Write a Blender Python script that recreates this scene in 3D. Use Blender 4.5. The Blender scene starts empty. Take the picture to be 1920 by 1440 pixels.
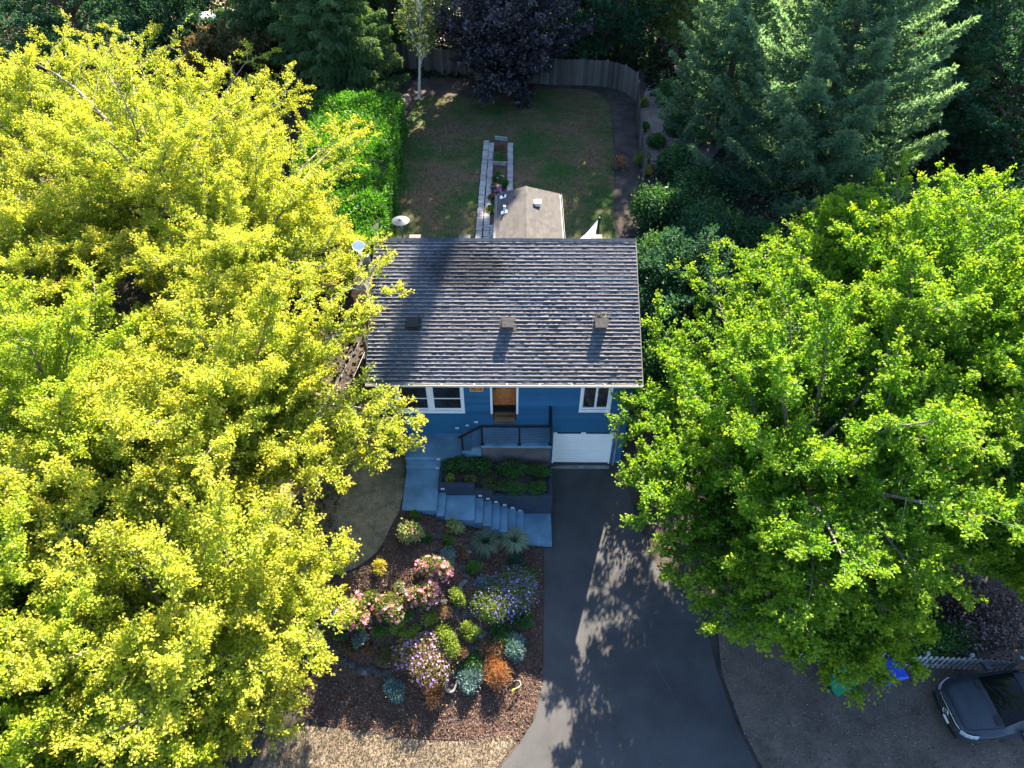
import bpy, bmesh, math, random
import numpy as np
from mathutils import Vector, Matrix
from mathutils.geometry import delaunay_2d_cdt
random.seed(7)
RNG = np.random.default_rng(11)
SC = bpy.context.scene
COL = SC.collection
R = math.radians

# ------------------------------------------------------------------ camera, sky, sun, exposure
CAM_LOC = (0.0, -18.5, 24.6); PITCH = 46.7; YAW = 0.28; FPX = 1340.0
cam = bpy.data.cameras.new('camera'); cam.sensor_width = 36.0; cam.lens = 36.0 * FPX / 1920.0
cam.clip_start = 0.1; cam.clip_end = 3000
camo = bpy.data.objects.new('camera', cam); COL.objects.link(camo)
camo.location = CAM_LOC; camo.rotation_euler = (R(90 - PITCH), 0, R(YAW)); SC.camera = camo
SUN_EL, SUN_AZ = 34.4, 16.8            # sun behind the house, a little to the right
w = bpy.data.worlds.new('World'); SC.world = w; w.use_nodes = True
nt = w.node_tree; nt.nodes.clear()
sk = nt.nodes.new('ShaderNodeTexSky'); sk.sky_type = 'NISHITA'; sk.sun_disc = False
sk.ozone_density = 4.0; sk.sun_elevation = R(SUN_EL); sk.sun_rotation = R(SUN_AZ)
bg = nt.nodes.new('ShaderNodeBackground'); bg.inputs['Strength'].default_value = 0.076
ow = nt.nodes.new('ShaderNodeOutputWorld')
nt.links.new(sk.outputs[0], bg.inputs[0]); nt.links.new(bg.outputs[0], ow.inputs[0])
sl = bpy.data.lights.new('sun', 'SUN'); sl.energy = 5.0; sl.angle = R(0.5); sl.color = (1.0, 0.86, 0.68)
so = bpy.data.objects.new('sun', sl); COL.objects.link(so)
sd = Vector((math.sin(R(SUN_AZ)) * math.cos(R(SUN_EL)), math.cos(R(SUN_AZ)) * math.cos(R(SUN_EL)), math.sin(R(SUN_EL))))
so.rotation_euler = sd.to_track_quat('Z', 'Y').to_euler(); so.location = (20, 60, 50)
SC.view_settings.view_transform = 'Standard'; SC.view_settings.look = 'None'
SC.view_settings.exposure = 2.85; SC.view_settings.gamma = 1.0
SC.render.engine = 'CYCLES'
SC.cycles.max_bounces = 7; SC.cycles.transmission_bounces = 5; SC.cycles.diffuse_bounces = 3
SC.cycles.sample_clamp_indirect = 6

# ------------------------------------------------------------------ picture point -> place in the world (camera above)
_t, _y = R(PITCH), R(YAW)
def _rot(x, y, z): return np.array([math.cos(_y) * x - math.sin(_y) * y, math.sin(_y) * x + math.cos(_y) * y, z])
_F, _D, _X = _rot(0, math.cos(_t), -math.sin(_t)), _rot(0, -math.sin(_t), -math.cos(_t)), _rot(1, 0, 0)
_C = np.array(CAM_LOC)
def ray(px, py): return _F + _X * (px - 960) / FPX + _D * (py - 720) / FPX
def atz(px, py, z):
    d = ray(px, py); return _C + d * ((z - _C[2]) / d[2])
def aty(px, py, y):
    d = ray(px, py); return _C + d * ((y - _C[1]) / d[1])

# ------------------------------------------------------------------ terrain
CP = np.array([
 # back yard
 (-40,60,3.2),(0,60,3.2),(40,60,3.2),(-25,30,2.9),(-10,30,2.9),(0,30,2.9),(8,30,2.9),(25,30,2.6),(-8,20,2.8),(0,20,2.8),(8,20,2.7),(20,18,2.4),
 (-8,11,2.7),(0,11,2.75),(7,11,2.6),(-25,12,2.6),(18,10,1.6),(30,12,1.6),(-6.5,5,2.5),(6,6,1.7),(12,4,.7),(25,0,-.1),
 # left lawn
 (-6,0,2.1),(-9,0,2.1),(-5,-3,1.78),(-14,0,2.0),(-4.6,-5,1.78),(-8,-5,1.6),(-14,-5,1.5),(-25,-3,1.6),(-25,-10,.2),
 # drive and its edges
 (1.6,-.3,0),(4.4,-.3,0),(3,-2,-.1),(1.6,-2,-.1),(1.5,-3.8,-.2),(4.5,-4,-.25),(1.1,-6,-.36),(5,-6,-.38),(1,-8,-.5),(6,-8,-.5),(.4,-10,-.6),(7,-10,-.62),(-.5,-12,-.7),(8,-12,-.7),(7,-3,-.1),(9,-6,-.35),
 (14,-6,-.4),(14,-10,-.6),(20,-8,-.5),(20,-12,-.7),(30,-12,-.7),(10,-1,0),
 # garden
 (-3.4,-4.2,1.62),(-2.2,-4.1,1.2),(-1.2,-4.1,.8),(-.2,-4.2,.2),(.8,-4.3,-.12),(-2.2,-3,.8),(-1,-3,.3),(.2,-3,-.2),(1.0,-3,-.2),(-3.5,-2.5,1.3),
 (-4.6,-6.2,1.6),(-3.2,-6,1.5),(-2,-6,1.12),(-.8,-6,.55),(.3,-6,.0),
 (-5,-7.6,.8),(-3.4,-7.4,.9),(-2.2,-7.4,.62),(-1,-7.6,.2),(.2,-7.6,-.2),
 (-5.5,-9.2,-.2),(-3.6,-9.1,-.15),(-2,-9.1,-.2),(-.6,-9.2,-.4),
 (-6,-11,-.55),(-2.5,-11,-.6),(-10,-8,.4),(-10,-11,-.3),(-15,-11,-.1),
 # street side
 (-10,-16,-.8),(0,-16,-.9),(10,-16,-.9),(-30,-18,-.8),(30,-18,-.9),(0,-40,-1),(-40,-40,-1),(40,-40,-1)], float)
def _phi(r2): return 0.5 * r2 * np.log(r2 + 1e-9)
_n = len(CP); _A = np.zeros((_n + 3, _n + 3))
_dx = CP[:, None, :2] - CP[None, :, :2]
_A[:_n, :_n] = _phi((_dx ** 2).sum(-1)) + 0.25 * np.eye(_n)
_A[:_n, _n] = 1; _A[:_n, _n + 1:] = CP[:, :2]; _A[_n:, :_n] = _A[:_n, _n:].T
_W = np.linalg.solve(_A, np.concatenate([CP[:, 2], [0, 0, 0]]))
def g_arr(x, y):
    x = np.asarray(x, float); y = np.asarray(y, float); sh = x.shape
    xx = np.clip(x.ravel(), -38, 38); yy = np.clip(y.ravel(), -38, 58)
    out = np.empty(len(xx))
    for i in range(0, len(xx), 20000):
        r2 = (xx[i:i+20000, None] - CP[None, :, 0]) ** 2 + (yy[i:i+20000, None] - CP[None, :, 1]) ** 2
        out[i:i+20000] = _phi(r2) @ _W[:_n] + _W[_n] + _W[_n+1] * xx[i:i+20000] + _W[_n+2] * yy[i:i+20000]
    return out.reshape(sh)
def g(x, y): return float(g_arr(np.array([x]), np.array([y]))[0])
_ts = np.arange(16, 75, .08)
def G(px, py, h=0.0):
    """where the line of sight through a picture point meets the terrain raised by h"""
    d = ray(px, py); d = d / np.linalg.norm(d)
    p = _C[None] + _ts[:, None] * d[None]
    k = np.argmax(p[:, 2] - g_arr(p[:, 0], p[:, 1]) - h <= 0)
    return float(p[k, 0]), float(p[k, 1]), float(p[k, 2] - h)

# ------------------------------------------------------------------ materials
def new_mat(name):
    m = bpy.data.materials.new(name); m.use_nodes = True; t = m.node_tree; t.nodes.clear()
    o = t.nodes.new('ShaderNodeOutputMaterial'); return m, t, o
def nd(t, typ, **kw):
    n = t.nodes.new(typ)
    for k, v in kw.items():
        if k.startswith('i_'): n.inputs[k[2:].replace('_', ' ')].default_value = v
        else: setattr(n, k, v)
    return n
def c4(c): return (c[0], c[1], c[2], 1.0)
def ramp(t, fac, stops, interp='LINEAR'):
    r = t.nodes.new('ShaderNodeValToRGB'); r.color_ramp.interpolation = interp
    e = r.color_ramp.elements
    while len(e) < len(stops): e.new(0.5)
    for el, (p, c) in zip(e, stops): el.position = p; el.color = c4(c)
    t.links.new(fac, r.inputs[0]); return r.outputs[0]
def noise(t, scale, detail=4, rough=.6, vec=None, dist=0):
    n = nd(t, 'ShaderNodeTexNoise'); n.inputs['Scale'].default_value = scale; n.inputs['Detail'].default_value = detail
    n.inputs['Roughness'].default_value = rough; n.inputs['Distortion'].default_value = dist
    if vec is None:
        vec = nd(t, 'ShaderNodeNewGeometry').outputs['Position']
    t.links.new(vec, n.inputs['Vector']); return n.outputs['Fac']
def mixc(t, fac, a, b, mode='MIX'):
    m = nd(t, 'ShaderNodeMix', data_type='RGBA', blend_type=mode)
    for s, v in ((m.inputs[0], fac), (m.inputs[6], a), (m.inputs[7], b)):
        if hasattr(v, 'links'): t.links.new(v, s)
        elif isinstance(v, (int, float)): s.default_value = v
        else: s.default_value = c4(v)
    return m.outputs[2]
def M(name, col, rough=.6, metal=0.0, var=.15, scale=3.0, fine=0.0, fscale=60.0, bump=0.0, bscale=80.0, spec=.4, col2=None):
    m, t, o = new_mat(name)
    b = nd(t, 'ShaderNodeBsdfPrincipled'); b.inputs['Roughness'].default_value = rough; b.inputs['Metallic'].default_value = metal
    b.inputs['Specular IOR Level'].default_value = spec
    c2 = col2 or tuple(min(1, x * (1 + var * 1.6)) for x in col); c1 = tuple(x * (1 - var) for x in col)
    c = ramp(t, noise(t, scale), [(.3, c1), (.7, c2)])
    if fine:
        fn = ramp(t, noise(t, fscale, 2), [(.25, (1 - fine,) * 3), (.75, (1 + fine,) * 3)])
        c = mixc(t, 1.0, c, fn, 'MULTIPLY')
    t.links.new(c, b.inputs['Base Color'])
    if bump:
        bp = nd(t, 'ShaderNodeBump'); bp.inputs['Strength'].default_value = bump; bp.inputs['Distance'].default_value = .02
        t.links.new(noise(t, bscale, 3), bp.inputs['Height']); t.links.new(bp.outputs[0], b.inputs['Normal'])
    t.links.new(b.outputs[0], o.inputs[0]); return m
def LEAF(name, cols, trans=.45, tcol=None, tip=None, patch=.35, gloss=.025):
    """leaf material: colour varies leaf by leaf and limb by limb; light passes through"""
    m, t, o = new_mat(name)
    ri = nd(t, 'ShaderNodeNewGeometry').outputs['Random Per Island']
    n = len(cols)
    c = ramp(t, ri, [((i + .5) / n, cc) for i, cc in enumerate(cols)])
    pn = ramp(t, noise(t, .55, 3), [(.3, (1 - patch,) * 3), (.7, (1 + patch * .7,) * 3)])
    c = mixc(t, 1.0, c, pn, 'MULTIPLY')
    if tip:
        at = nd(t, 'ShaderNodeAttribute', attribute_name='tip').outputs['Fac']
        f = ramp(t, at, [(.55, (0, 0, 0)), (1.0, (.75, .75, .75))])
        c = mixc(t, f, c, tip)
    tc = mixc(t, 1.0, c, tcol or (1.5, 1.5, .6), 'MULTIPLY')
    d = nd(t, 'ShaderNodeBsdfDiffuse'); tr = nd(t, 'ShaderNodeBsdfTranslucent'); gl = nd(t, 'ShaderNodeBsdfGlossy')
    gl.inputs['Roughness'].default_value = .5
    t.links.new(c, d.inputs[0]); t.links.new(tc, tr.inputs[0])
    mx = nd(t, 'ShaderNodeMixShader'); mx.inputs[0].default_value = trans
    t.links.new(d.outputs[0], mx.inputs[1]); t.links.new(tr.outputs[0], mx.inputs[2])
    m2 = nd(t, 'ShaderNodeMixShader'); m2.inputs[0].default_value = gloss
    t.links.new(mx.outputs[0], m2.inputs[1]); t.links.new(gl.outputs[0], m2.inputs[2])
    t.links.new(m2.outputs[0], o.inputs[0]); return m

m_black = M('black_paint', (.012, .012, .014), .4, var=.1)
m_bark = M('bark_grey', (.16, .14, .12), .9, var=.4, scale=6, fine=.4, bump=.5, bscale=30)
m_barkd = M('bark_brown', (.09, .065, .045), .9, var=.4, scale=6, fine=.4, bump=.5, bscale=30)
m_white = M('white_paint', (.74, .76, .76), .45, var=.04, scale=2)
m_conc = M('painted_concrete', (.095, .195, .275), .75, var=.24, scale=1.3, fine=.18, fscale=90, bump=.25, bscale=120)
m_concd = M('dark_stucco', (.075, .07, .072), .9, var=.25, scale=1.6, fine=.25, fscale=60, bump=.4, bscale=90)
m_navy = M('dark_blue_wall', (.018, .032, .052), .85, var=.25, scale=2, fine=.2, bump=.3)
m_asph = M('asphalt', (.047, .0475, .049), .9, var=.24, scale=.6, fine=.35, fscale=110, bump=.5, bscale=160)
m_lightcase = M('white_plastic', (.72, .72, .7), .35, var=.03)
m_cedarwood = M('weathered_wood', (.17, .14, .12), .85, var=.35, scale=3, fine=.35, fscale=25)
m_metal = M('galvanised_metal', (.45, .46, .47), .35, .8, var=.1)
m_brickred = None

# ------------------------------------------------------------------ mesh collecting
class Q:
    """collects quads and tubes, builds ONE mesh object"""
    def __init__(s): s.v = []; s.f = []; s.n = 0; s.att = []; s.sm = []
    def add(s, v, f, att=None, smooth=False):
        v = np.asarray(v, float).reshape(-1, 3); f = np.asarray(f, int).reshape(-1, 4)
        s.v.append(v); s.f.append(f + s.n); s.n += len(v); s.sm.append(np.full(len(f), smooth))
        s.att.append(np.zeros(len(v)) if att is None else np.asarray(att, float))
    def quad(s, a, b, c, d): s.add([a, b, c, d], [[0, 1, 2, 3]])
    def box(s, x0, x1, y0, y1, z0, z1):
        v = [(x0,y0,z0),(x1,y0,z0),(x1,y1,z0),(x0,y1,z0),(x0,y0,z1),(x1,y0,z1),(x1,y1,z1),(x0,y1,z1)]
        s.add(v, [[3,2,1,0],[4,5,6,7],[0,1,5,4],[1,2,6,5],[2,3,7,6],[3,0,4,7]])
    def bbox(s, x0, x1, y0, y1, z0, z1, b=.01):
        """box with chamfered long top edges"""
        v = [(x0,y0,z0),(x1,y0,z0),(x1,y1,z0),(x0,y1,z0),(x0,y0,z1-b),(x1,y0,z1-b),(x1,y1,z1-b),(x0,y1,z1-b),
             (x0+b,y0+b,z1),(x1-b,y0+b,z1),(x1-b,y1-b,z1),(x0+b,y1-b,z1)]
        s.add(v, [[3,2,1,0],[8,9,10,11],[0,1,5,4],[1,2,6,5],[2,3,7,6],[3,0,4,7],[4,5,9,8],[5,6,10,9],[6,7,11,10],[7,4,8,11]])
    def hexa(s, p): s.add(p, [[3,2,1,0],[4,5,6,7],[0,1,5,4],[1,2,6,5],[2,3,7,6],[3,0,4,7]])
    def obox(s, c, ax, ay, az):
        """oriented box: centre and three half-axis vectors"""
        c, ax, ay, az = map(np.array, (c, ax, ay, az))
        s.hexa([c-ax-ay-az, c+ax-ay-az, c+ax+ay-az, c-ax+ay-az, c-ax-ay+az, c+ax-ay+az, c+ax+ay+az, c-ax+ay+az])
    def bar(s, a, b, w, h):
        a = np.array(a, float); b = np.array(b, float); d = b - a; L = np.linalg.norm(d); d /= L
        up = np.array([0, 0, 1.]) if abs(d[2]) < .95 else np.array([0, 1., 0])
        sx = np.cross(d, up); sx /= np.linalg.norm(sx); u = np.cross(sx, d)
        s.obox((a + b) / 2, d * L / 2, sx * w / 2, u * h / 2)
    def tube(s, pts, rad, k=6, cap=True):
        pts = np.asarray(pts, float); n = len(pts); rad = np.broadcast_to(np.asarray(rad, float), (n,))
        tg = np.gradient(pts, axis=0); tg /= np.linalg.norm(tg, axis=1)[:, None] + 1e-9
        ref = np.array([0.31, 0.2, .93]) if abs(tg[0, 2]) < .9 else np.array([1., .2, 0])
        sx = np.cross(tg, ref); sx /= np.linalg.norm(sx, axis=1)[:, None] + 1e-9; u = np.cross(sx, tg)
        a = np.arange(k) / k * 2 * np.pi
        v = pts[:, None] + rad[:, None, None] * (np.cos(a)[None, :, None] * sx[:, None] + np.sin(a)[None, :, None] * u[:, None])
        i = np.arange(n - 1)[:, None] * k; j = np.arange(k)[None]; j2 = (j + 1) % k
        f = np.stack([i + j, i + j2, i + k + j2, i + k + j], -1).reshape(-1, 4)
        s.add(v.reshape(-1, 3), f, smooth=True)
        if cap and k % 2 == 0:
            for base in (0, (n - 1) * k):
                for q in range(k // 2 - 1):
                    s.f.append(np.array([[base, base + q * 2 + 1 - 0, base + q * 2 + 2, base + (q * 2 + 3) % k]]) + s.n - n * k); s.sm.append(np.array([False]))
    def lathe(s, prof, c=(0, 0, 0), k=20):
        """prof: list of (radius, z)"""
        pr = np.array(prof, float); n = len(pr); a = np.arange(k) / k * 2 * np.pi
        v = np.stack([pr[:, 0, None] * np.cos(a)[None], pr[:, 0, None] * np.sin(a)[None], np.repeat(pr[:, 1, None], k, 1)], -1) + np.array(c)
        i = np.arange(n - 1)[:, None] * k; j = np.arange(k)[None]; j2 = (j + 1) % k
        s.add(v.reshape(-1, 3), np.stack([i + j, i + j2, i + k + j2, i + k + j], -1).reshape(-1, 4), smooth=True)
    def leaves(s, P, D, N, L, W, att=None, lift=.18):
        n = len(P); D = D / (np.linalg.norm(D, axis=1)[:, None] + 1e-9)
        S = np.cross(D, N); S /= np.linalg.norm(S, axis=1)[:, None] + 1e-9; U = np.cross(S, D)
        L = np.broadcast_to(np.asarray(L, float), (n,))[:, None]; W = np.broadcast_to(np.asarray(W, float), (n,))[:, None]
        a = P; b = P + D * L * .45 + S * W * .5 + U * W * lift; c = P + D * L; d = P + D * L * .45 - S * W * .5 + U * W * lift
        v = np.stack([a, b, c, d], 1).reshape(-1, 3)
        f = np.arange(n * 4).reshape(-1, 4)
        s.add(v, f, None if att is None else np.repeat(att, 4))
    def build(s, name, mat, parent=None, loc=None):
        v = np.concatenate(s.v); f = np.concatenate(s.f)
        if parent is not None and loc is None: loc = wloc(parent)
        loc = np.array(loc if loc is not None else (0, 0, 0), float)
        me = bpy.data.meshes.new(name); me.vertices.add(len(v)); me.vertices.foreach_set('co', (v - loc).astype(np.float32).ravel())
        me.loops.add(len(f) * 4); me.loops.foreach_set('vertex_index', f.astype(np.int32).ravel())
        me.polygons.add(len(f)); me.polygons.foreach_set('loop_start', (np.arange(len(f)) * 4).astype(np.int32))
        try: me.polygons.foreach_set('loop_total', np.full(len(f), 4, np.int32))
        except Exception: pass
        sm = np.concatenate(s.sm); me.polygons.foreach_set('use_smooth', sm.astype(bool))
        at = np.concatenate(s.att)
        if at.any():
            A = me.attributes.new('tip', 'FLOAT', 'POINT'); A.data.foreach_set('value', at.astype(np.float32))
        me.update(calc_edges=True)
        if mat is not None: me.materials.append(mat)
        o = bpy.data.objects.new(name, me); COL.objects.link(o)
        if parent is not None: o.parent = parent
        else: o.location = loc
        return o
def wloc(o):
    l = np.array(o.location)
    while o.parent is not None: o = o.parent; l = l + np.array(o.location)
    return l
def tag(o, label=None, cat=None, group=None, kind=None):
    if label: o['label'] = label
    if cat: o['category'] = cat
    if group: o['group'] = group
    if kind: o['kind'] = kind
    return o
def thing(name, label, cat, loc=(0, 0, 0), group=None):
    o = bpy.data.objects.new(name, None); COL.objects.link(o); o.location = tuple(map(float, loc)); o.empty_display_size = .2
    return tag(o, label, cat, group)
def sub(q, name, mat, part):
    """a sub-part: child of a part (which carries no offset of its own under its thing)"""
    return q.build(name, mat, part)

def norm(a): return a / (np.linalg.norm(a, axis=-1, keepdims=True) + 1e-9)
def rnd(*s): return RNG.normal(size=s)
def U(a, b, *s): return RNG.uniform(a, b, size=s)

# ------------------------------------------------------------------ ground sheets
def grid_sheet(xs, ys, zfun, name, mat, dz=0.0):
    X, Y = np.meshgrid(xs, ys); Z = zfun(X, Y) + dz
    nx, ny = len(xs), len(ys)
    i = np.arange(ny - 1)[:, None] * nx + np.arange(nx - 1)[None]
    f = np.stack([i, i + 1, i + nx + 1, i + nx], -1).reshape(-1, 4)
    q = Q(); q.add(np.stack([X, Y, Z], -1).reshape(-1, 3), f, smooth=True)
    return q.build(name, mat)
def inside(poly, x, y):
    poly = np.asarray(poly); n = len(poly); c = np.zeros(len(x), bool); j = n - 1
    for i in range(n):
        xi, yi = poly[i]; xj, yj = poly[j]
        c ^= ((yi > y) != (yj > y)) & (x < (xj - xi) * (y - yi) / (yj - yi + 1e-12) + xi); j = i
    return c
def smooth_poly(p, it=2):
    p = np.asarray(p, float)[:, :2]
    for _ in range(it):
        n = np.roll(p, -1, 0); p = np.stack([.75 * p + .25 * n, .25 * p + .75 * n], 1).reshape(-1, 2)
    return p
def scatter(poly, n):
    poly = np.asarray(poly); lo, hi = poly.min(0), poly.max(0); out = []
    tot = 0
    while tot < n:
        x = U(lo[0], hi[0], n); y = U(lo[1], hi[1], n); k = inside(poly, x, y)
        out.append(np.stack([x[k], y[k]], 1)); tot += k.sum()
    return np.concatenate(out)[:n]
def drape(poly, name, mat, res=.35, dz=.03, zf=None):
    """a sheet of the given outline lying on the terrain"""
    zf = zf or g_arr
    poly = np.asarray(poly, float)[:, :2]
    # subdivide border
    b = []
    for i in range(len(poly)):
        a, c = poly[i], poly[(i + 1) % len(poly)]; k = max(1, int(np.linalg.norm(c - a) / res))
        for j in range(k): b.append(a + (c - a) * j / k)
    b = np.array(b); lo, hi = poly.min(0), poly.max(0)
    X, Y = np.meshgrid(np.arange(lo[0] + res / 2, hi[0], res), np.arange(lo[1] + res / 2, hi[1], res))
    pts = np.stack([X.ravel(), Y.ravel()], 1) + U(-.1, .1, X.size, 2) * res
    pts = pts[inside(poly, pts[:, 0], pts[:, 1])]
    d = np.min(((pts[:, None] - b[None]) ** 2).sum(-1), 1) if len(pts) * len(b) < 2e7 else np.full(len(pts), 9.)
    pts = pts[d > (res * .4) ** 2]
    allp = np.concatenate([b, pts])
    nb = len(b)
    vs, es, fs, *_ = delaunay_2d_cdt([Vector(p) for p in allp], [], [list(range(nb))], 1, 1e-5)
    v = np.array([(p[0], p[1]) for p in vs]); z = zf(v[:, 0], v[:, 1]) + dz
    me = bpy.data.meshes.new(name); me.from_pydata([(a[0], a[1], c) for a, c in zip(v, z)], [], [list(f) for f in fs])
    for p in me.polygons: p.use_smooth = True
    me.update()
    if sum(p.normal.z for p in me.polygons) < 0: me.flip_normals()
    me.materials.append(mat)
    o = bpy.data.objects.new(name, me); COL.objects.link(o); o['kind'] = 'structure'; return o

m_soil = M('dark_soil', (.04, .031, .025), .95, var=.45, scale=1.2, fine=.5, fscale=40, bump=.6, bscale=50)
m_mulch = M('mulch_bed', (.07, .037, .026), .95, var=.4, scale=2.0, fine=.6, fscale=45, bump=.8, bscale=60)
m_dirt = M('gravelly_dirt', (.105, .080, .062), .95, var=.35, scale=.9, fine=.5, fscale=40, bump=.6, bscale=60)
m_dry = M('dry_grass', (.19, .15, .105), .95, var=.25, scale=1.5, fine=.45, fscale=35, bump=.6, bscale=50)
def lawn_mat(name, green, brown, lo=.42, hi=.62, sc=.35):
    m, t, o = new_mat(name); b = nd(t, 'ShaderNodeBsdfPrincipled'); b.inputs['Roughness'].default_value = .95; b.inputs['Specular IOR Level'].default_value = .15
    n1 = noise(t, sc, 5, .65); n2 = noise(t, 28, 3); n3 = noise(t, 3.0, 4)
    c = ramp(t, n1, [(lo, green), (hi, brown)])
    c = mixc(t, 1, c, ramp(t, n2, [(.25, (.5, .5, .5)), (.75, (1.45, 1.45, 1.4))]), 'MULTIPLY')
    c = mixc(t, 1, c, ramp(t, n3, [(.3, (.75, .75, .75)), (.7, (1.2, 1.2, 1.2))]), 'MULTIPLY')
    t.links.new(c, b.inputs['Base Color'])
    bp = nd(t, 'ShaderNodeBump'); bp.inputs['Strength'].default_value = .8; bp.inputs['Distance'].default_value = .04
    t.links.new(noise(t, 40, 3), bp.inputs['Height']); t.links.new(bp.outputs[0], b.inputs['Normal'])
    t.links.new(b.outputs[0], o.inputs[0]); return m
m_lawnb = lawn_mat('back_lawn', (.036, .082, .018), (.135, .092, .052), .40, .60)
m_lawnf = lawn_mat('front_lawn', (.115, .105, .062), (.25, .20, .13), .35, .6, .8)

xs = np.concatenate([[-400, -200, -100, -60], np.arange(-38, -16, 1.5), np.arange(-16, 18, .3), np.arange(18, 38, 1.5), [60, 100, 200, 400]])
ys = np.concatenate([[-300, -150, -80], np.arange(-38, -14, 2), np.arange(-14, 34, .3), np.arange(34, 60, 2), [80, 120, 200, 400]])
tag(grid_sheet(xs, ys, g_arr, 'ground', m_soil), kind='structure')

# driveway outline
P2 = lambda px, py: np.array(G(px, py)[:2])
drive = [(1.55, -.02), (1.52, -3.95), P2(1019, 1030), P2(1019, 1160), P2(1018, 1280), P2(1003, 1350), P2(975, 1395), P2(938, 1442), (-1.2, -13.2), (8.6, -13.2),
         P2(1422, 1442), P2(1385, 1370), P2(1345, 1262), P2(1318, 1150), (5.6, -5.0), (4.9, -2.5), (4.6, -.02)]
drive = np.array([np.array(p, float) for p in drive])
drape(drive, 'driveway', m_asph, .3, .035)
drape([(-40, -12.9), (40, -12.9), (40, -20), (-40, -20)], 'road', m_asph, 1.5, .02)
lawnb = np.array([P2(728, 470), P2(722, 440), P2(735, 400), P2(757, 280), P2(765, 205), P2(800, 180), P2(920, 185), P2(1030, 165), P2(1140, 172), P2(1150, 260), P2(1152, 340), P2(1150, 445), (6.0, 9), (-6.0, 9)])
drape(smooth_poly(lawnb, 2), 'back_lawn', m_lawnb, .5, .03)
lawnf = np.array([(-4.25, -.1), (-4.27, -3.45), P2(735, 985), P2(715, 1030), P2(680, 1060), P2(635, 1080), P2(560, 1085), (-9, -6.3), (-16, -6.5), (-16, 2), (-5.4, 2)])
lawnf = smooth_poly(lawnf, 1)
drape(lawnf, 'front_lawn', m_lawnf, .35, .03)
mulch = np.array([(-4.2, -3.2), P2(735, 985) + (.05, 0), P2(715, 1030) + (.05, -.05), P2(680, 1060) + (.03, -.08), P2(635, 1080) + (0, -.08), P2(560, 1090), P2(540, 1200), P2(545, 1330), P2(600, 1360), P2(680, 1372), P2(760, 1385), P2(870, 1390), P2(955, 1388), P2(975, 1388),
                  P2(1001, 1345), P2(1016, 1280), P2(1017, 1160), P2(1017, 1032), (1.4, -3.5), (-2, -3)])
drape(mulch, 'mulch_bed', m_mulch, .3, .02)
dry = np.array([P2(520, 1368), P2(600, 1362), P2(680, 1374), P2(760, 1387), P2(870, 1393), P2(955, 1378), P2(966, 1392), P2(928, 1444), (-1.3, -12.85), (-9, -12.85)])
drape(smooth_poly(dry, 1), 'dry_grass_verge', m_dry, .3, .025)
grav = np.array([P2(1345, 1180), P2(1352, 1262), P2(1392, 1370), P2(1430, 1442), (8.9, -12.85), (30, -12.85), (30, -7.5), (11, -8.0)])
drape(grav, 'gravel_verge', m_dirt, .4, .022)
dirtb = np.array([P2(1200, 150), P2(1205, 330), P2(1330, 330), P2(1420, 150), P2(1300, 110)])
drape(smooth_poly(dirtb, 2), 'bare_dirt', M('bare_dirt', (.20, .155, .14), .95, var=.2, fine=.3, fscale=20, bump=.5, bscale=20), .6, .03)

def chips(name, poly, n, size, mat, flat=.5, label=None, cat=None, dz=.05, asp=1.0):
    p = scatter(poly, n); z = g_arr(p[:, 0], p[:, 1]) + dz
    P = np.concatenate([p, z[:, None]], 1); D = rnd(n, 3) * [1, 1, flat * .5]; N = rnd(n, 3) * flat * .6 + [0, 0, 1]
    q = Q(); s = size * U(.5, 1.6, n); q.leaves(P, D, N, s, s * U(.3, .8, n) * asp); o = q.build(name, mat)
    tag(o, label, cat, kind='stuff'); return o
m_chip = LEAF('bark_chips', [(.038, .025, .019), (.075, .046, .034), (.12, .073, .052), (.052, .033, .025), (.18, .13, .10)], .02, patch=.2, gloss=.02)
m_peb = LEAF('pebbles', [(.055, .05, .046), (.085, .076, .07), (.12, .11, .10), (.065, .06, .053), (.24, .23, .22)], .0, patch=.2, gloss=.02)
m_straw = LEAF('straw_blades', [(.17, .125, .08), (.14, .10, .065), (.21, .165, .11), (.10, .078, .05), (.12, .11, .05)], .15, tcol=(1, 1, .8), patch=.2)
m_blade = LEAF('lawn_blades', [(.035, .075, .018), (.055, .078, .027), (.105, .082, .046), (.13, .095, .055), (.045, .08, .02)], .2, patch=.5)
chips('bark_mulch', mulch, 52000, .05, m_chip, .8, 'reddish brown bark mulch covering the front garden bed', 'mulch')
chips('loose_gravel', grav, 22000, .045, m_peb, .6, 'loose grey gravel on the verge right of the driveway', 'gravel')
chips('dry_grass', dry, 60000, .07, m_straw, 1.3, 'short straw coloured dry grass along the front verge', 'grass', .02, .35)
chips('lawn_grass', lawnb, 90000, .09, m_blade, 1.6, 'patchy green and brown grass of the back lawn', 'grass', .02, .4)
chips('thin_grass', lawnf, 26000, .08, LEAF('thin_blades', [(.10, .09, .055), (.15, .13, .085), (.19, .16, .11), (.085, .085, .045)], .15, patch=.4), 1.4, 'thin brownish grass of the small front lawn', 'grass', .02, .4)
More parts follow.
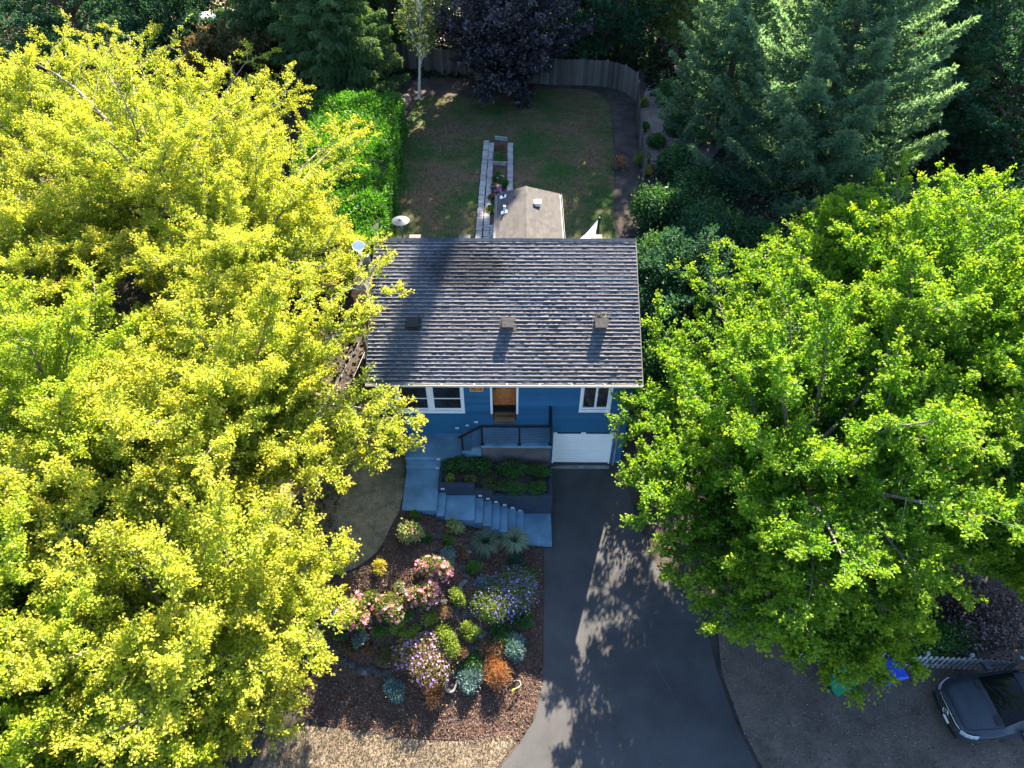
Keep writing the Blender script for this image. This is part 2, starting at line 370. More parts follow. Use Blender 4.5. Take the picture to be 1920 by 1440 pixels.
# ------------------------------------------------------------------ house
m_siding = LEAF('blue_siding', [(.010, .085, .18), (.014, .105, .215), (.012, .095, .195), (.017, .118, .235)], 0, patch=.1, gloss=.03)
m_glass = M('window_glass', (.016, .018, .022), .06, var=.3, scale=2, spec=.6)
m_orange = M('orange_door_wood', (.42, .135, .035), .45, var=.25, scale=6, fine=.2, fscale=40)
m_gutter = M('cream_gutter', (.62, .58, .50), .5, var=.08)
m_ddark = M('gutter_debris', (.10, .075, .055), .95, var=.4, scale=8)
def shingle_mat(name, a, b, dirt, worn=None):
    m, t, o = new_mat(name); bs = nd(t, 'ShaderNodeBsdfPrincipled'); bs.inputs['Roughness'].default_value = .95; bs.inputs['Specular IOR Level'].default_value = .2
    ri = nd(t, 'ShaderNodeNewGeometry').outputs['Random Per Island']
    c = ramp(t, ri, [(0, a), (.5, tuple((x + y) / 2 for x, y in zip(a, b))), (1, b)])
    c = mixc(t, 1, c, ramp(t, noise(t, 70, 2), [(.2, (.7, .7, .7)), (.8, (1.3, 1.3, 1.3))]), 'MULTIPLY')
    c = mixc(t, ramp(t, noise(t, .5, 3), [(.45, (0, 0, 0)), (.75, (.5, .5, .5))]), c, dirt)
    if worn:
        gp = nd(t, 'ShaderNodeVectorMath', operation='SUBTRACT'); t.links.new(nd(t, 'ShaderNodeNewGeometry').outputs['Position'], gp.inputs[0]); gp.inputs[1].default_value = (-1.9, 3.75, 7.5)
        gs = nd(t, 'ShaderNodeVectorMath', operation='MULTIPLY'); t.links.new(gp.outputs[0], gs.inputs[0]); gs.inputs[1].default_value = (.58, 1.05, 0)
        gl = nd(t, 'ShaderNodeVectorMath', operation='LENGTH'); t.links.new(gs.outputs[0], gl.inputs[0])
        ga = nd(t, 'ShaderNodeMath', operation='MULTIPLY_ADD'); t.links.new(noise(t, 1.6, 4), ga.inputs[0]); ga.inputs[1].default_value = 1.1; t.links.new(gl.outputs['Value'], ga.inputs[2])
        dark_patch = ramp(t, ga.outputs[0], [(0, (.42, .42, .42)), (1, (1, 1, 1))]); dark_patch.node.color_ramp.elements[0].position = .0  # darker oval with a noisy edge, near the ridge left of centre
        mr = nd(t, 'ShaderNodeMapRange'); t.links.new(ga.outputs[0], mr.inputs[0]); mr.inputs[1].default_value = 1.2; mr.inputs[2].default_value = 1.75; t.links.new(mr.outputs[0], dark_patch.node.inputs[0])
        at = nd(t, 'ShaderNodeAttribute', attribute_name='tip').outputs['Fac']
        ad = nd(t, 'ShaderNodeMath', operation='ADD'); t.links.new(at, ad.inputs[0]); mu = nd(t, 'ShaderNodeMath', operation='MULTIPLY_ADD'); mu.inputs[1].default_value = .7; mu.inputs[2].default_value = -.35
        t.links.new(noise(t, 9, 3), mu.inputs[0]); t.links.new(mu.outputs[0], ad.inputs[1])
        c = mixc(t, ramp(t, ad.outputs[0], [(.5, (0, 0, 0)), (.72, (1, 1, 1))]), c, worn); c = mixc(t, 1, c, dark_patch, 'MULTIPLY')
    t.links.new(c, bs.inputs['Base Color']); t.links.new(bs.outputs[0], o.inputs[0]); return m
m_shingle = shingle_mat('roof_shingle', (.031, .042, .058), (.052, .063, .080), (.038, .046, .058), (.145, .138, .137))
m_shingle2 = shingle_mat('wing_shingle', (.052, .050, .049), (.078, .074, .071), (.056, .054, .053))
def shingles(q, o, u, s, width, length, expo, tab, h0, h1, curl=.055, wmod=None):
    o, u, s = map(lambda a: np.array(a, float), (o, u, s)); n = np.cross(u, s); n /= np.linalg.norm(n)
    V = []; A = []
    for k in range(int(length / expo) + 1):
        a0 = k * expo
        if a0 > length - .02: break
        e = min(expo + .012, length - a0); x = -U(0, tab)[()] if False else -float(RNG.uniform(0, tab))
        hh = RNG.uniform(h0, h1); hp = hh
        while x < width:
            x1 = x + tab * RNG.uniform(.55, 1.5); xa, xb = max(0, x), min(width, x1); x = x1
            if xb - xa < .01: continue
            hp = .25 * hp + .75 * RNG.uniform(h0, h1); hn = max(.002, hp + RNG.uniform(-.35, .35) * (h1 - h0))
            if wmod is not None and RNG.uniform() < .22: hn *= .4
            m = 1 if wmod is None else wmod((xa + xb) / 2, a0)
            ha, hb = hp * m, hn * m; hp = hn; cc = curl * RNG.uniform(.35, 1.5)
            for xx, h in ((xa, ha), (xb, hb)):
                for ss, z in ((-.001, .0005), (0, h + .004), (cc, .0055 + h * .12), (e, .0015)):
                    V.append(o + u * xx + s * (a0 + ss) + n * z)
            A.append(1)
    V = np.array(V); m = len(V) // 8; b = np.arange(m)[:, None, None] * 8
    f = b + np.array([[0, 4, 5, 1], [1, 5, 6, 2], [2, 6, 7, 3]])[None]
    q.add(V, f.reshape(-1, 4), np.tile([.6, 1., .62, 0.], len(V) // 4) if len(V) else None)
EX0, EX1, EY, EZ, RY, RZ = -5.49, 4.72, -.45, 5.47, 4.85, 8.12
HX0, HX1 = -5.25, 4.48
house = thing('house', 'blue sided house with grey shingle roof, orange door and white garage door', 'house', (-.4, 0, 0))
SL = np.array([0, RY - EY, RZ - EZ]); SLL = np.linalg.norm(SL); SD = SL / SLL
q = Q(); q.hexa([(EX0, EY, EZ - .14), (EX1, EY, EZ - .14), (EX1, RY, RZ - .14), (EX0, RY, RZ - .14), (EX0, EY, EZ), (EX1, EY, EZ), (EX1, RY, RZ), (EX0, RY, RZ)])
RRY, RRZ = 8.0, 5.47
q.hexa([(EX0, RY + .002, RZ - .14), (EX1, RY + .002, RZ - .14), (EX1, RRY, RRZ - .14), (EX0, RRY, RRZ - .14), (EX0, RY + .002, RZ), (EX1, RY + .002, RZ), (EX1, RRY, RRZ), (EX0, RRY, RRZ)])
def wm(x, s): return .92 + .16 * math.sin(x * .9 + s * .6) + (.1 if s < 4 else -.15)
shingles(q, (EX0, EY - .03, EZ - .012), (1, 0, 0), SD, EX1 - EX0, SLL + .02, .156, .13, .008, .030, .042, wm)
sb = np.array([0, RY - RRY, RZ - RRZ]); LB = np.linalg.norm(sb)
shingles(q, (EX1, RRY, RRZ + .004), (-1, 0, 0), sb / LB, EX1 - EX0, LB, .156, .3, .004, .009)
for i in range(34):                                   # ridge caps
    x = EX0 + (EX1 - EX0) * i / 34; e = (EX1 - EX0) / 34 + .02; h = .03
    q.add([(x, RY - .13, RZ - .035), (x + e, RY - .13, RZ - .045), (x + e, RY, RZ + h - .01), (x, RY, RZ + h + .004), (x + e, RY + .13, RZ - .085), (x, RY + .13, RZ - .07)], [[0, 1, 2, 3], [3, 2, 4, 5]])
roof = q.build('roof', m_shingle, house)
q = Q()                                               # gable rake boards and soffit
for x0, x1 in ((EX0 - .03, EX0 - .004), (EX1 + .004, EX1 + .03)):
    q = Q(); q.hexa([(x0, EY, EZ - .2), (x1, EY, EZ - .2), (x1, RY, RZ - .2), (x0, RY, RZ - .2), (x0, EY, EZ - .005), (x1, EY, EZ - .005), (x1, RY, RZ - .005), (x0, RY, RZ - .005)])
    q.hexa([(x0, RY + .003, RZ - .2), (x1, RY + .003, RZ - .2), (x1, RRY, RRZ - .2), (x0, RRY, RRZ - .2), (x0, RY + .003, RZ - .005), (x1, RY + .003, RZ - .005), (x1, RRY, RRZ - .005), (x0, RRY, RRZ - .005)]); q.build('rake_board', M('tan_trim', (.22, .19, .16), .7), house)
q = Q()
q.box(EX0, EX1, EY - .105, EY - .095, EZ - .10, EZ + .0); q.box(EX0, EX1, EY - .095, EY - .042, EZ - .10, EZ - .09); q.box(EX0, EX1, EY - .042, EY - .033, EZ - .10, EZ - .03)
for i in range(9): q.box(EX0 + .4 + i * 1.2, EX0 + .43 + i * 1.2, EY - .12, EY - .01, EZ + .001, EZ + .009)
gut = q.build('gutter', m_gutter, house)
q = Q(); x = EX0 + .03
while x < EX1 - .1:
    e = RNG.uniform(.1, .5); q.box(x, min(x + e, EX1), EY - .093, EY - .044, EZ - .088, EZ - RNG.uniform(.03, .06)); x += e + RNG.uniform(0, .2)
q.build('leaf_litter', m_ddark, gut)
# front wall: lap siding cut round its openings
OPEN = [(-4.45, -2.04, 3.47, 5.1), (2.63, 3.65, 3.55, 5.1), (-.85, .08, 2.62, 5.1), (1.60, 4.02, -.1, 2.14)]
def lap(q, x0, x1, z0, z1, pos, openings=(), e=.19, t=.034):
    """pos(x, z, out) -> point"""
    zc = z0
    while zc < z1 - 1e-6:
        ze = min(zc + e, z1); cuts = sorted({zc, ze} | {v for o in openings for v in (o[2], o[3]) if zc < v < ze})
        for a, b in zip(cuts[:-1], cuts[1:]):
            xsq = [x0]
            for o in sorted(openings):
                if o[2] < (a + b) / 2 < o[3]: xsq += [o[0], o[1]]
            xsq.append(x1); oa = t * (1 - (a - zc) / e); ob = t * (1 - (b - zc) / e)
            for xa, xb in zip(xsq[::2], xsq[1::2]):
                q.add([pos(xa, a, oa), pos(xb, a, oa), pos(xb, b, ob), pos(xa, b, ob)], [[0, 1, 2, 3]])
                if a == zc: q.add([pos(xa, a, 0), pos(xb, a, 0), pos(xb, a, oa), pos(xa, a, oa)], [[0, 1, 2, 3]])
        zc = ze
q = Q(); lap(q, HX0, HX1, -.4, 5.62, lambda x, z, o: (x, -o, z), OPEN)
for X, sg in ((HX0, -1), (HX1, 1)):
    zc = -.4
    while zc < 8.0:
        def yl(z): return (0 if z < 5.6 else (z - 5.6) * 2.0 , 7.8 if z < 5.5 else 4.85 + (8.0 - z) * 1.18)
        a, b = yl(zc), yl(zc + .19)
        if b[1] > b[0]:
            p = [(X + sg * .02, a[0], zc), (X + sg * .02, a[1], zc), (X, b[1], zc + .19), (X, b[0], zc + .19)]
            q.add(p if sg > 0 else p[::-1], [[0, 1, 2, 3]]); q.add([(X, a[0], zc), (X, a[1], zc), (X + sg * .02, a[1], zc), (X + sg * .02, a[0], zc)], [[0, 1, 2, 3]])
        zc += .19
q.box(HX0, HX1, 7.75, 7.8, -.4, 5.3); q.box(HX0 + .01, HX1 - .01, .9, 1.0, -.4, 5.5); q.box(HX0 + .01, HX1 - .01, .05, .9, 2.4, 2.6)
q.box(-.95, -.85, .02, .7, 2.6, 5.1); q.box(.08, .18, .02, .7, 2.6, 5.1)
wall = q.build('wall', m_siding, house)
q = Q()
for x0, x1 in ((HX0 - .03, HX0 + .09), (HX1 - .09, HX1 + .03)): q = Q(); q.box(x0, x1, -.035, .06, -.3, 5.5); q.build('corner_board', m_siding, house)
q = Q(); q.box(EX0 + .02, EX1 - .02, EY + .02, 0.03, 5.28, 5.3); q.build('soffit', m_white, house)
def window(x0, x1, z0, z1, kind):
    fr = Q(); t = .10                                       # casing
    for a in ((x0 - t, x0, z0 - t, z1 + t), (x1, x1 + t, z0 - t, z1 + t)): fr.box(a[0], a[1], -.05, .1, a[2], a[3])
    fr.box(x0, x1, -.05, .1, z1, z1 + t); fr.box(x0 - t - .01, x1 + t + .01, -.065, .1, z0 - t - .03, z0 - t)
    fr.box(x0, x1, -.052, .1, z0 - t, z0)
    f = fr.build('window', m_white, house); s = .045
    if kind == 'double':
        mid = (x0 + x1) / 2; ms = Q(); ms.box(mid - .085, mid + .085, -.03, .1, z0, z1); ms.build('mullion', m_white, f)
        for a, b in ((x0, mid - .085), (mid + .085, x1)):
            zm = z0 + .62
            sa = Q()
            for u0, u1, w0, w1, y in ((a, a + s, z0, z1, .01), (b - s, b, z0, z1, .01), (a + s, b - s, zm, zm + .045, .015), (a + s, b - s, z0, z0 + .06, .03), (a + s, b - s, z1 - .04, z1, .012)): sa.box(u0, u1, y, y + .06, w0, w1)
            sa.build('sash', m_white, f)
            p = Q(); p.quad((a + s, .05, z0 + .06), (b - s, .05, z0 + .06), (b - s, .05, zm), (a + s, .05, zm)); p.build('pane', m_glass, f)
            p = Q(); p.quad((a + s, .035, zm + .045), (b - s, .035, zm + .045), (b - s, .035, z1 - .04), (a + s, .035, z1 - .04)); p.build('pane', m_glass, f)
    else:
        mid = (x0 + x1) / 2 + .02
        for a, b, y in ((x0, mid, .02), (mid, x1, .035)):
            sa = Q()
            for u0, u1, w0, w1 in ((a, a + s, z0, z1), (b - s, b, z0, z1), (a + s, b - s, z0, z0 + .06), (a + s, b - s, z1 - .04, z1)): sa.box(u0, u1, y, y + .05, w0, w1)
            sa.build('sash', m_white, f)
            p = Q(); p.quad((a + s, y + .03, z0 + .06), (b - s, y + .03, z0 + .06), (b - s, y + .03, z1 - .04), (a + s, y + .03, z1 - .04)); p.build('pane', m_glass, f)
window(-4.45, -2.04, 3.47, 5.1, 'double'); window(2.63, 3.65, 3.55, 5.1, 'slider')
# front door in its recess
q = Q(); x0, x1, yd = -.84, .07, .5; dz0, dz1 = 3.22, 5.05
for a in ((x0, x1, dz0, 4.25), (x0, x0 + .15, 4.25, dz1), (x1 - .15, x1, 4.25, dz1), (x0 + .15, x1 - .15, dz1 - .12, dz1)): q.box(a[0], a[1], yd, yd + .05, a[2], a[3])
q.box(x0 + .12, x1 - .12, yd - .015, yd, 3.45, 3.52); q.box(x0 + .12, x1 - .12, yd - .015, yd, 4.14, 4.2)
for xx in (x0 + .15 + .13, x1 - .15 - .16): q.box(xx, xx + .03, yd + .003, yd + .04, 4.25, dz1 - .12)
q.box(x0 + .15, x1 - .15, yd + .006, yd + .042, 4.38, 4.41)
door = q.build('front_door', m_orange, house)
q = Q(); q.quad((x0 + .15, yd + .03, 4.25), (x1 - .15, yd + .03, 4.25), (x1 - .15, yd + .03, dz1 - .12), (x0 + .15, yd + .03, dz1 - .12)); q.build('pane', m_glass, door)
q = Q(); q.box(x0 + .045, x0 + .095, yd - .06, yd - .002, 4.15, 4.32); q.box(x0 + .05, x0 + .09, yd - .05, yd - .002, 4.42, 4.5); q.build('handle', m_black, door)
q = Q(); q.box(x0, x1, yd + .002, yd + .05, 2.86, 3.2); q.box(x0, x1, yd - .03, yd + .002, 3.02, 3.05); q.build('kick_plate', m_black, door)
q = Q()
for a, b in ((-.93, -.845), (.075, .155)): q.box(a, b, -.06, .02, 3.3, 5.12)
q.box(-.845, .075, -.06, .02, 5.06, 5.12); q.build('door_trim', m_white, house)
q = Q(); q.box(-.845, .075, .01, .62, 2.6, 2.85); q.build('doorstep', m_concd, house)
q = Q()
for a, b in ((-.848, -.828), (.058, .078)): q = Q(); q.box(a, b, .0, .5, 2.852, 3.3); q.build('recess_lining', M('dark_brown_wood', (.09, .04, .025), .7), house)
# garage door
q = Q(); gx0, gx1 = 1.66, 4.0
for z0, z1 in ((.02, .505), (.52, 1.015), (1.03, 1.525), (1.54, 1.94)): q.bbox(gx0, gx1, .05, .09, z0, z1, .012)
q.box(gx0, gx1, .05, .09, 2.10, 2.14)
for a, b in ((gx0, gx0 + .09), ((gx0 + gx1) / 2 - .1, (gx0 + gx1) / 2 + .1), (gx1 - .09, gx1)): q.box(a, b, .048, .09, 1.942, 2.10)
gd = q.build('garage_door', m_white, house)
q = Q()
for a, b in ((gx0 + .09, (gx0 + gx1) / 2 - .1), ((gx0 + gx1) / 2 + .1, gx1 - .09)): q.quad((a, .075, 1.942), (b, .075, 1.942), (b, .075, 2.1), (a, .075, 2.1))
q.build('pane', m_glass, gd)
q = Q(); q.box(1.60, 1.66, -.03, .1, 0, 2.14); q.box(4.0, 4.05, -.03, .1, 0, 2.14); q.build('garage_trim', m_white, house)
q = Q(); q.box(1.56, 4.03, -.28, -.03, -.1, .055); q.build('garage_threshold', M('pale_concrete', (.22, .22, .21), .9, var=.25, scale=3, fine=.3), house)
q = Q(); q.tube([(4.2, -.07, .05), (4.2, -.07, 2.6), (4.2, -.07, 5.1), (4.2, -.30, 5.3)], .04, 8); q.build('downspout', M('brown_downspout', (.20, .16, .13), .6), house)
# house number
FONT = None
def text_mesh(txt, size, name, mat, parent, loc, rot, extr=.004, bold=0.0):
    cu = bpy.data.curves.new(name, 'FONT'); cu.body = txt; cu.size = size; cu.align_x = 'CENTER'; cu.align_y = 'CENTER'; cu.extrude = extr; cu.offset = bold
    o = bpy.data.objects.new(name, cu); COL.objects.link(o)
    me = bpy.data.meshes.new_from_object(o.evaluated_get(bpy.context.evaluated_depsgraph_get()))
    bpy.data.objects.remove(o); me.materials.clear(); me.materials.append(mat)
    o = bpy.data.objects.new(name, me); COL.objects.link(o); o.parent = parent
    o.location = tuple(np.array(loc) - (wloc(parent) if parent is not None else 0)); o.rotation_euler = rot; return o
pc = aty(893.3, 730, -.04)
q = Q(); q.bbox(pc[0] - .26, pc[0] + .26, -.05, -.022, pc[2] - .125, pc[2] + .125, .005); plq = q.build('number_plaque', M('honey_wood', (.55, .27, .07), .5, var=.2, scale=8), house)
text_mesh('7010', .22, 'digits', M('dark_red_digits', (.16, .03, .01), .5), plq, (pc[0], -.055, pc[2]), (R(90), 0, 0), .004, .004)
# roof furniture
def roof_pt(x, y, h=0): return np.array([x, y - h * .447, EZ + (y - EY) * .5 + h * .894])
nrm = np.array([0, -.447, .894]); sdir = SD
def vent(x, y, mat, wd=.23, ln=.2, ht=.2):
    q = Q(); c = roof_pt(x, y); X = np.array([1., 0, 0])
    lo = [c - X * wd - sdir * ln, c + X * wd - sdir * ln, c + X * wd + sdir * ln, c - X * wd + sdir * ln]
    k = .82; hi = [c - X * wd * k - sdir * ln * .95 + nrm * ht, c + X * wd * k - sdir * ln * .95 + nrm * ht, c + X * wd * k + sdir * ln * .55 + nrm * ht, c - X * wd * k + sdir * ln * .55 + nrm * ht]
    q.hexa(lo + hi); q.obox(c + nrm * .012, X * (wd + .08), sdir * (ln + .08), nrm * .006)
    q.obox(c + nrm * (ht + .012) - sdir * ln * .2, X * (wd * k + .03), sdir * (ln * .78 + .03), nrm * .012)
    return q.build('roof_vent', mat, roof)
m_vent = M('grey_vent', (.065, .057, .053), .7, var=.3, scale=8); m_ventb = M('black_vent', (.008, .008, .009), .6)
vent(-3.83, 1.66, m_ventb); vent(-.26, 1.66, m_vent); vent(3.24, 1.66, m_vent)
q = Q(); n = 60; P = np.array([roof_pt(3.24, 1.95)] * n) + rnd(n, 3) * [.17, .06, .03] + [0, 0, .06]; q.leaves(P, rnd(n, 3), rnd(n, 3), .07, .05); q.build('leaf_debris', m_straw, roof)
for px in (778, 871, 1118):
    p = aty(px, 446.5, 5.6); q = Q(); q.box(p[0] - .2, p[0] + .2, 5.4, 5.75, 7.3, p[2] + .02); q.box(p[0] - .23, p[0] + .23, 5.37, 5.78, p[2] + .021, p[2] + .05); q.build('roof_vent', m_vent, roof)
# brick chimney against the left gable
m, t, o_ = new_mat('red_brick'); b = nd(t, 'ShaderNodeBsdfPrincipled'); b.inputs['Roughness'].default_value = .9
br = nd(t, 'ShaderNodeTexBrick'); br.inputs['Color1'].default_value = (.22, .07, .045, 1); br.inputs['Color2'].default_value = (.30, .11, .07, 1); br.inputs['Mortar'].default_value = (.26, .23, .2, 1)
br.inputs['Scale'].default_value = 1; br.inputs['Brick Width'].default_value = .21; br.inputs['Row Height'].default_value = .075; br.inputs['Mortar Size'].default_value = .008
ps = nd(t, 'ShaderNodeSeparateXYZ'); t.links.new(nd(t, 'ShaderNodeNewGeometry').outputs['Position'], ps.inputs[0])
ad = nd(t, 'ShaderNodeMath', operation='ADD'); t.links.new(ps.outputs[0], ad.inputs[0]); t.links.new(ps.outputs[1], ad.inputs[1])
cb = nd(t, 'ShaderNodeCombineXYZ'); t.links.new(ad.outputs[0], cb.inputs[0]); t.links.new(ps.outputs[2], cb.inputs[1]); t.links.new(cb.outputs[0], br.inputs['Vector'])
t.links.new(br.outputs['Color'], b.inputs['Base Color']); t.links.new(b.outputs[0], o_.inputs[0]); m_brick = m
q = Q(); q.box(-6.1, -5.53, 2.35, 4.1, 0, 7.55); q.box(-6.14, -5.49, 2.31, 4.14, 7.25, 7.40); ch = q.build('chimney', m_brick, house)
q = Q(); q.hexa([(-6.14, 2.31, 7.551), (-5.49, 2.31, 7.551), (-5.49, 4.14, 7.551), (-6.14, 4.14, 7.551), (-6.02, 2.5, 7.68), (-5.62, 2.5, 7.68), (-5.62, 3.95, 7.68), (-6.02, 3.95, 7.68)])
q.build('chimney_crown', m_concd, ch)
# satellite dish on a mast by the gable
p = atz(672, 462, 8.35); dl = np.array(p); dish = thing('satellite_dish', 'white satellite dish on a short mast above the left gable of the roof', 'satellite dish', dl - [0, 0, 1.3])
q = Q(); pr = [(.001, 0), (.12, .012), (.22, .04), (.30, .08), (.31, .08), (.30, .07), (.2, .02), (.001, -.02)]; q.lathe(pr, (0, 0, 0), 28)
v = q.v[0] * [1.05, .9, 1]; rm = np.array((Matrix.Rotation(R(20), 3, 'Z') @ Matrix.Rotation(R(38), 3, 'X'))); q.v[0] = (v * .74) @ rm.T + dl; q.build('reflector', m_lightcase, dish)
q = Q(); q.tube([dl - [0, 0, 1.3], dl - [.02, -.02, .5], dl + [0, .02, -.05]], .025, 8); q.bar(dl + [.05, -.05, -.12], dl + [.12, -.42, -.05], .035, .03); q.build('mast', m_metal, dish)
q = Q(); q.obox(dl + [.12, -.44, 0], (.05, 0, 0), (0, .05, 0), (0, 0, .07)); q.build('receiver', m_lightcase, dish)
q = Q(); q.obox(dl + [.25, -.15, -.5], (.14, 0, 0), (0, .1, 0), (0, 0, .2)); q.build('bracket', m_metal, dish)
# service mast and drop wires at the left gable
p = np.array(aty(682, 622, .75)); sm = thing('service_mast', 'grey electric service mast at the left edge of the roof with wires running off', 'service mast', p - [0, 0, 1.2])
q = Q(); q.tube([p - [0, 0, 1.2], p - [0, 0, .5], p], .03, 8); q.build('pipe', m_metal, sm)
q = Q(); q.lathe([(.001, .10), (.05, .09), (.075, .03), (.07, -.05), (.03, -.06)], p, 12); q.build('weatherhead', m_metal, sm)
m_wire = M('grey_cable', (.30, .29, .28), .6)
for (a, b_, nm) in (((682, 626), (560, 830), 0), ((684, 660), (590, 845), 1)):
    A_ = np.array(aty(a[0], a[1], .7 - nm * .3)); B_ = np.array(aty(b_[0], b_[1], -4.0))
    ts = np.linspace(0, 1, 14)[:, None]; pts = A_ + (B_ - A_) * ts; pts[:, 2] -= .5 * (ts[:, 0] * (1 - ts[:, 0]))
    q = Q(); q.tube(pts, .013, 5); q.build('wire', m_wire, sm)
# rear wing
WX0, WXR, WX1, WYE, WZE, WZR = -.88, .62, 2.12, 11.0, 6.22, 6.75
_r = aty(986, 349, WYE); WZR = _r[2]; WXR = _r[0]
_a = aty(933, 363, WYE); _b = aty(1049, 363, WYE); WX0, WX1 = _a[0], _b[0]; WZE = (_a[2] + _b[2]) / 2
q = Q()
for xe, sg in ((WX0, 1), (WX1, -1)):
    s = np.array([WXR - xe, 0, WZR - WZE]); L = np.linalg.norm(s); s /= L
    if sg > 0: shingles(q, (xe, WYE, WZE), (0, -1, 0), s, 6.0, L, .15, .28, .003, .006, .03)
    else: shingles(q, (xe, WYE - 6, WZE), (0, 1, 0), s, 6.0, L, .15, .28, .003, .006, .03)
    q.hexa([(xe, 5, WZE - .14), (xe, WYE, WZE - .14), (WXR - sg * .001, WYE, WZR - .14), (WXR - sg * .001, 5, WZR - .14), (xe, 5, WZE), (xe, WYE, WZE), (WXR - sg * .001, WYE, WZR), (WXR - sg * .001, 5, WZR)])
for i in range(20):
    y = WYE - i * .3; q.add([(WXR - .12, y, WZR - .025), (WXR - .12, y - .32, WZR - .03), (WXR, y - .32, WZR + .012), (WXR, y, WZR + .02), (WXR + .12, y - .32, WZR - .03), (WXR + .12, y, WZR - .025)], [[0, 1, 2, 3], [3, 2, 4, 5]])
wr = q.build('wing_roof', m_shingle2, house)
q = Q()
for xe, sg in ((WX0, -1), (WX1, 1)):
    a, b = sorted((xe + sg * .03, xe + sg * .11)); q.box(a, b, 5.2, WYE, WZE - .12, WZE - .11); c, d = sorted((xe + sg * .10, xe + sg * .112)); q.box(c, d, 5.2, WYE, WZE - .11, WZE - .01); c, d = sorted((xe + sg * .012, xe + sg * .03)); q.box(c, d, 5.2, WYE, WZE - .12, WZE - .02)
q.build('wing_gutter', M('grey_gutter', (.16, .16, .16), .6), wr)
q = Q(); q.box(WX0 + .2, WX0 + .3, 5, WYE - .3, 2, WZE - .05); q.box(WX1 - .3, WX1 - .2, 5, WYE - .3, 2, WZE - .05); q.box(WX0 + .301, WX1 - .301, WYE - .4, WYE - .31, 2, WZE); q.build('wing_wall', m_siding, house)
def wslope(px, py, left):
    """point on the wing roof under a picture point"""
    for y in np.arange(11, 6.5, -.02):
        p = aty(px, py, y); xe = WX0 if left else WX1
        if p[2] - (WZE + (WZR - WZE) * (p[0] - xe) / (WXR - xe)) <= 0.0 or y < 6.6: pass
        z = WZE + (WZR - WZE) * (p[0] - xe) / (WXR - xe)
        if p[2] >= z: return np.array([p[0], y, z])
    return p
for px, py, lf, kind in ((944, 369, True, 'flash'), (946, 398, True, 'pipe'), (1008, 384, False, 'box')):
    p = wslope(px, py, lf); q = Q()
    if kind == 'box':
        q.box(p[0] - .13, p[0] + .13, p[1] - .13, p[1] + .13, p[2] - .05, p[2] + .16); q.box(p[0] - .16, p[0] + .16, p[1] - .16, p[1] + .16, p[2] + .161, p[2] + .185)
    else:
        q.obox(p + [-.02, 0, .01], (.14, 0, .05), (0, .12, 0), (-.003, 0, .008))
    v = q.build('wing_vent', m_white, wr)
    if kind != 'box':
        q = Q(); q.tube([p, p + [0, 0, .16 if kind == 'flash' else .34]], .05, 10); q.build('vent_pipe', m_ventb if kind == 'flash' else m_metal, wr)

# ------------------------------------------------------------------ porch, walkway, planter, railing
porch = thing('front_porch', 'concrete porch with dark stucco face and two side steps below the orange door', 'porch', (0, -.5, 0))
q = Q(); q.box(-1.28, 1.43, -1.08, -.022, -.3, 2.5); q.build('porch_wall', m_concd, porch)
q = Q(); q.bbox(-1.30, 1.46, -1.12, -.021, 2.501, 2.62, .012); q.build('slab', m_conc, porch)
for x0, x1, z in ((-1.68, -1.302, 2.44), (-2.08, -1.682, 2.26)):
    q = Q(); q.bbox(x0, x1, -1.12, -.021, z - .5, z, .012); q.build('step', m_conc, porch)
wk = thing('front_walkway', 'blue grey painted concrete walkway with steps going down from patio to driveway', 'walkway', (-2, -2.5, 0))
q = Q(); q.bbox(-4.3, -2.082, -1.28, -.021, 1.2, 2.08, .012); q.build('patio_slab', m_conc, wk)
q = Q(); q.bbox(-4.26, -2.91, -1.6, -1.281, 1.2, 1.90, .012); q.build('step', m_conc, wk)
q = Q(); q.bbox(-4.24, -2.93, -2.55, -1.601, 1.0, 1.72, .006); q.bbox(-4.24, -2.93, -3.5, -2.553, 1.0, 1.718, .006); q.build('path_slab', m_conc, wk)
YB, YF = -2.56, -3.66
q = Q(); q.bbox(-2.929, -2.63, YF + .05, YB, .6, 1.54, .012); q.build('step', m_conc, wk)
q = Q(); q.bbox(-2.629, -1.5, YF - .02, YB, .4, 1.36, .01); q.build('landing', m_conc, wk)
SXs = [-1.5, -1.196, -.87, -.56, -.25, .07, .394]
for i in range(6):
    q = Q(); q.bbox(SXs[i] + .001, SXs[i + 1], YF - .03 - .02 * i, YB, -.6, 1.18 - .18 * i, .012); q.build('step', m_conc, wk)
q = Q(); q.bbox(.395, 1.49, YF - .26, YB, -.6, .10, .01); q.build('landing', m_conc, wk)
pw = thing('planter_wall', 'dark blue planter retaining wall stepping down beside the front steps', 'planter wall', (-.7, -2.4, 0))
q = Q()
for x0, x1, z in ((-2.90, -1.53, 2.0), (-1.529, -.85, 1.63), (-.849, 1.5, 1.31)): q.bbox(x0, x1, YB + .003, YB + .16, -.5, z, .01)
q.bbox(1.36, 1.5, YB + .162, -1.121, -.5, 1.312, .01); q.bbox(-2.9, -2.78, YB + .162, -1.3, .5, 1.9, .01)
q.build('wall', m_navy, pw)
def soilz(x, y): return 1.86 - (x + 2.78) * .15 - (y + 1.8) * -.08
q = Q(); X, Y = np.meshgrid(np.linspace(-2.78, 1.36, 16), np.linspace(YB + .16, -1.125, 8)); Z = soilz(X, Y) - .08 + .03 * rnd(*X.shape)
i = np.arange(7)[:, None] * 16 + np.arange(15)[None]; q.add(np.stack([X, Y, Z], -1).reshape(-1, 3), np.stack([i, i + 1, i + 17, i + 16], -1).reshape(-1, 4)); q.build('planter_soil', m_soil, pw)
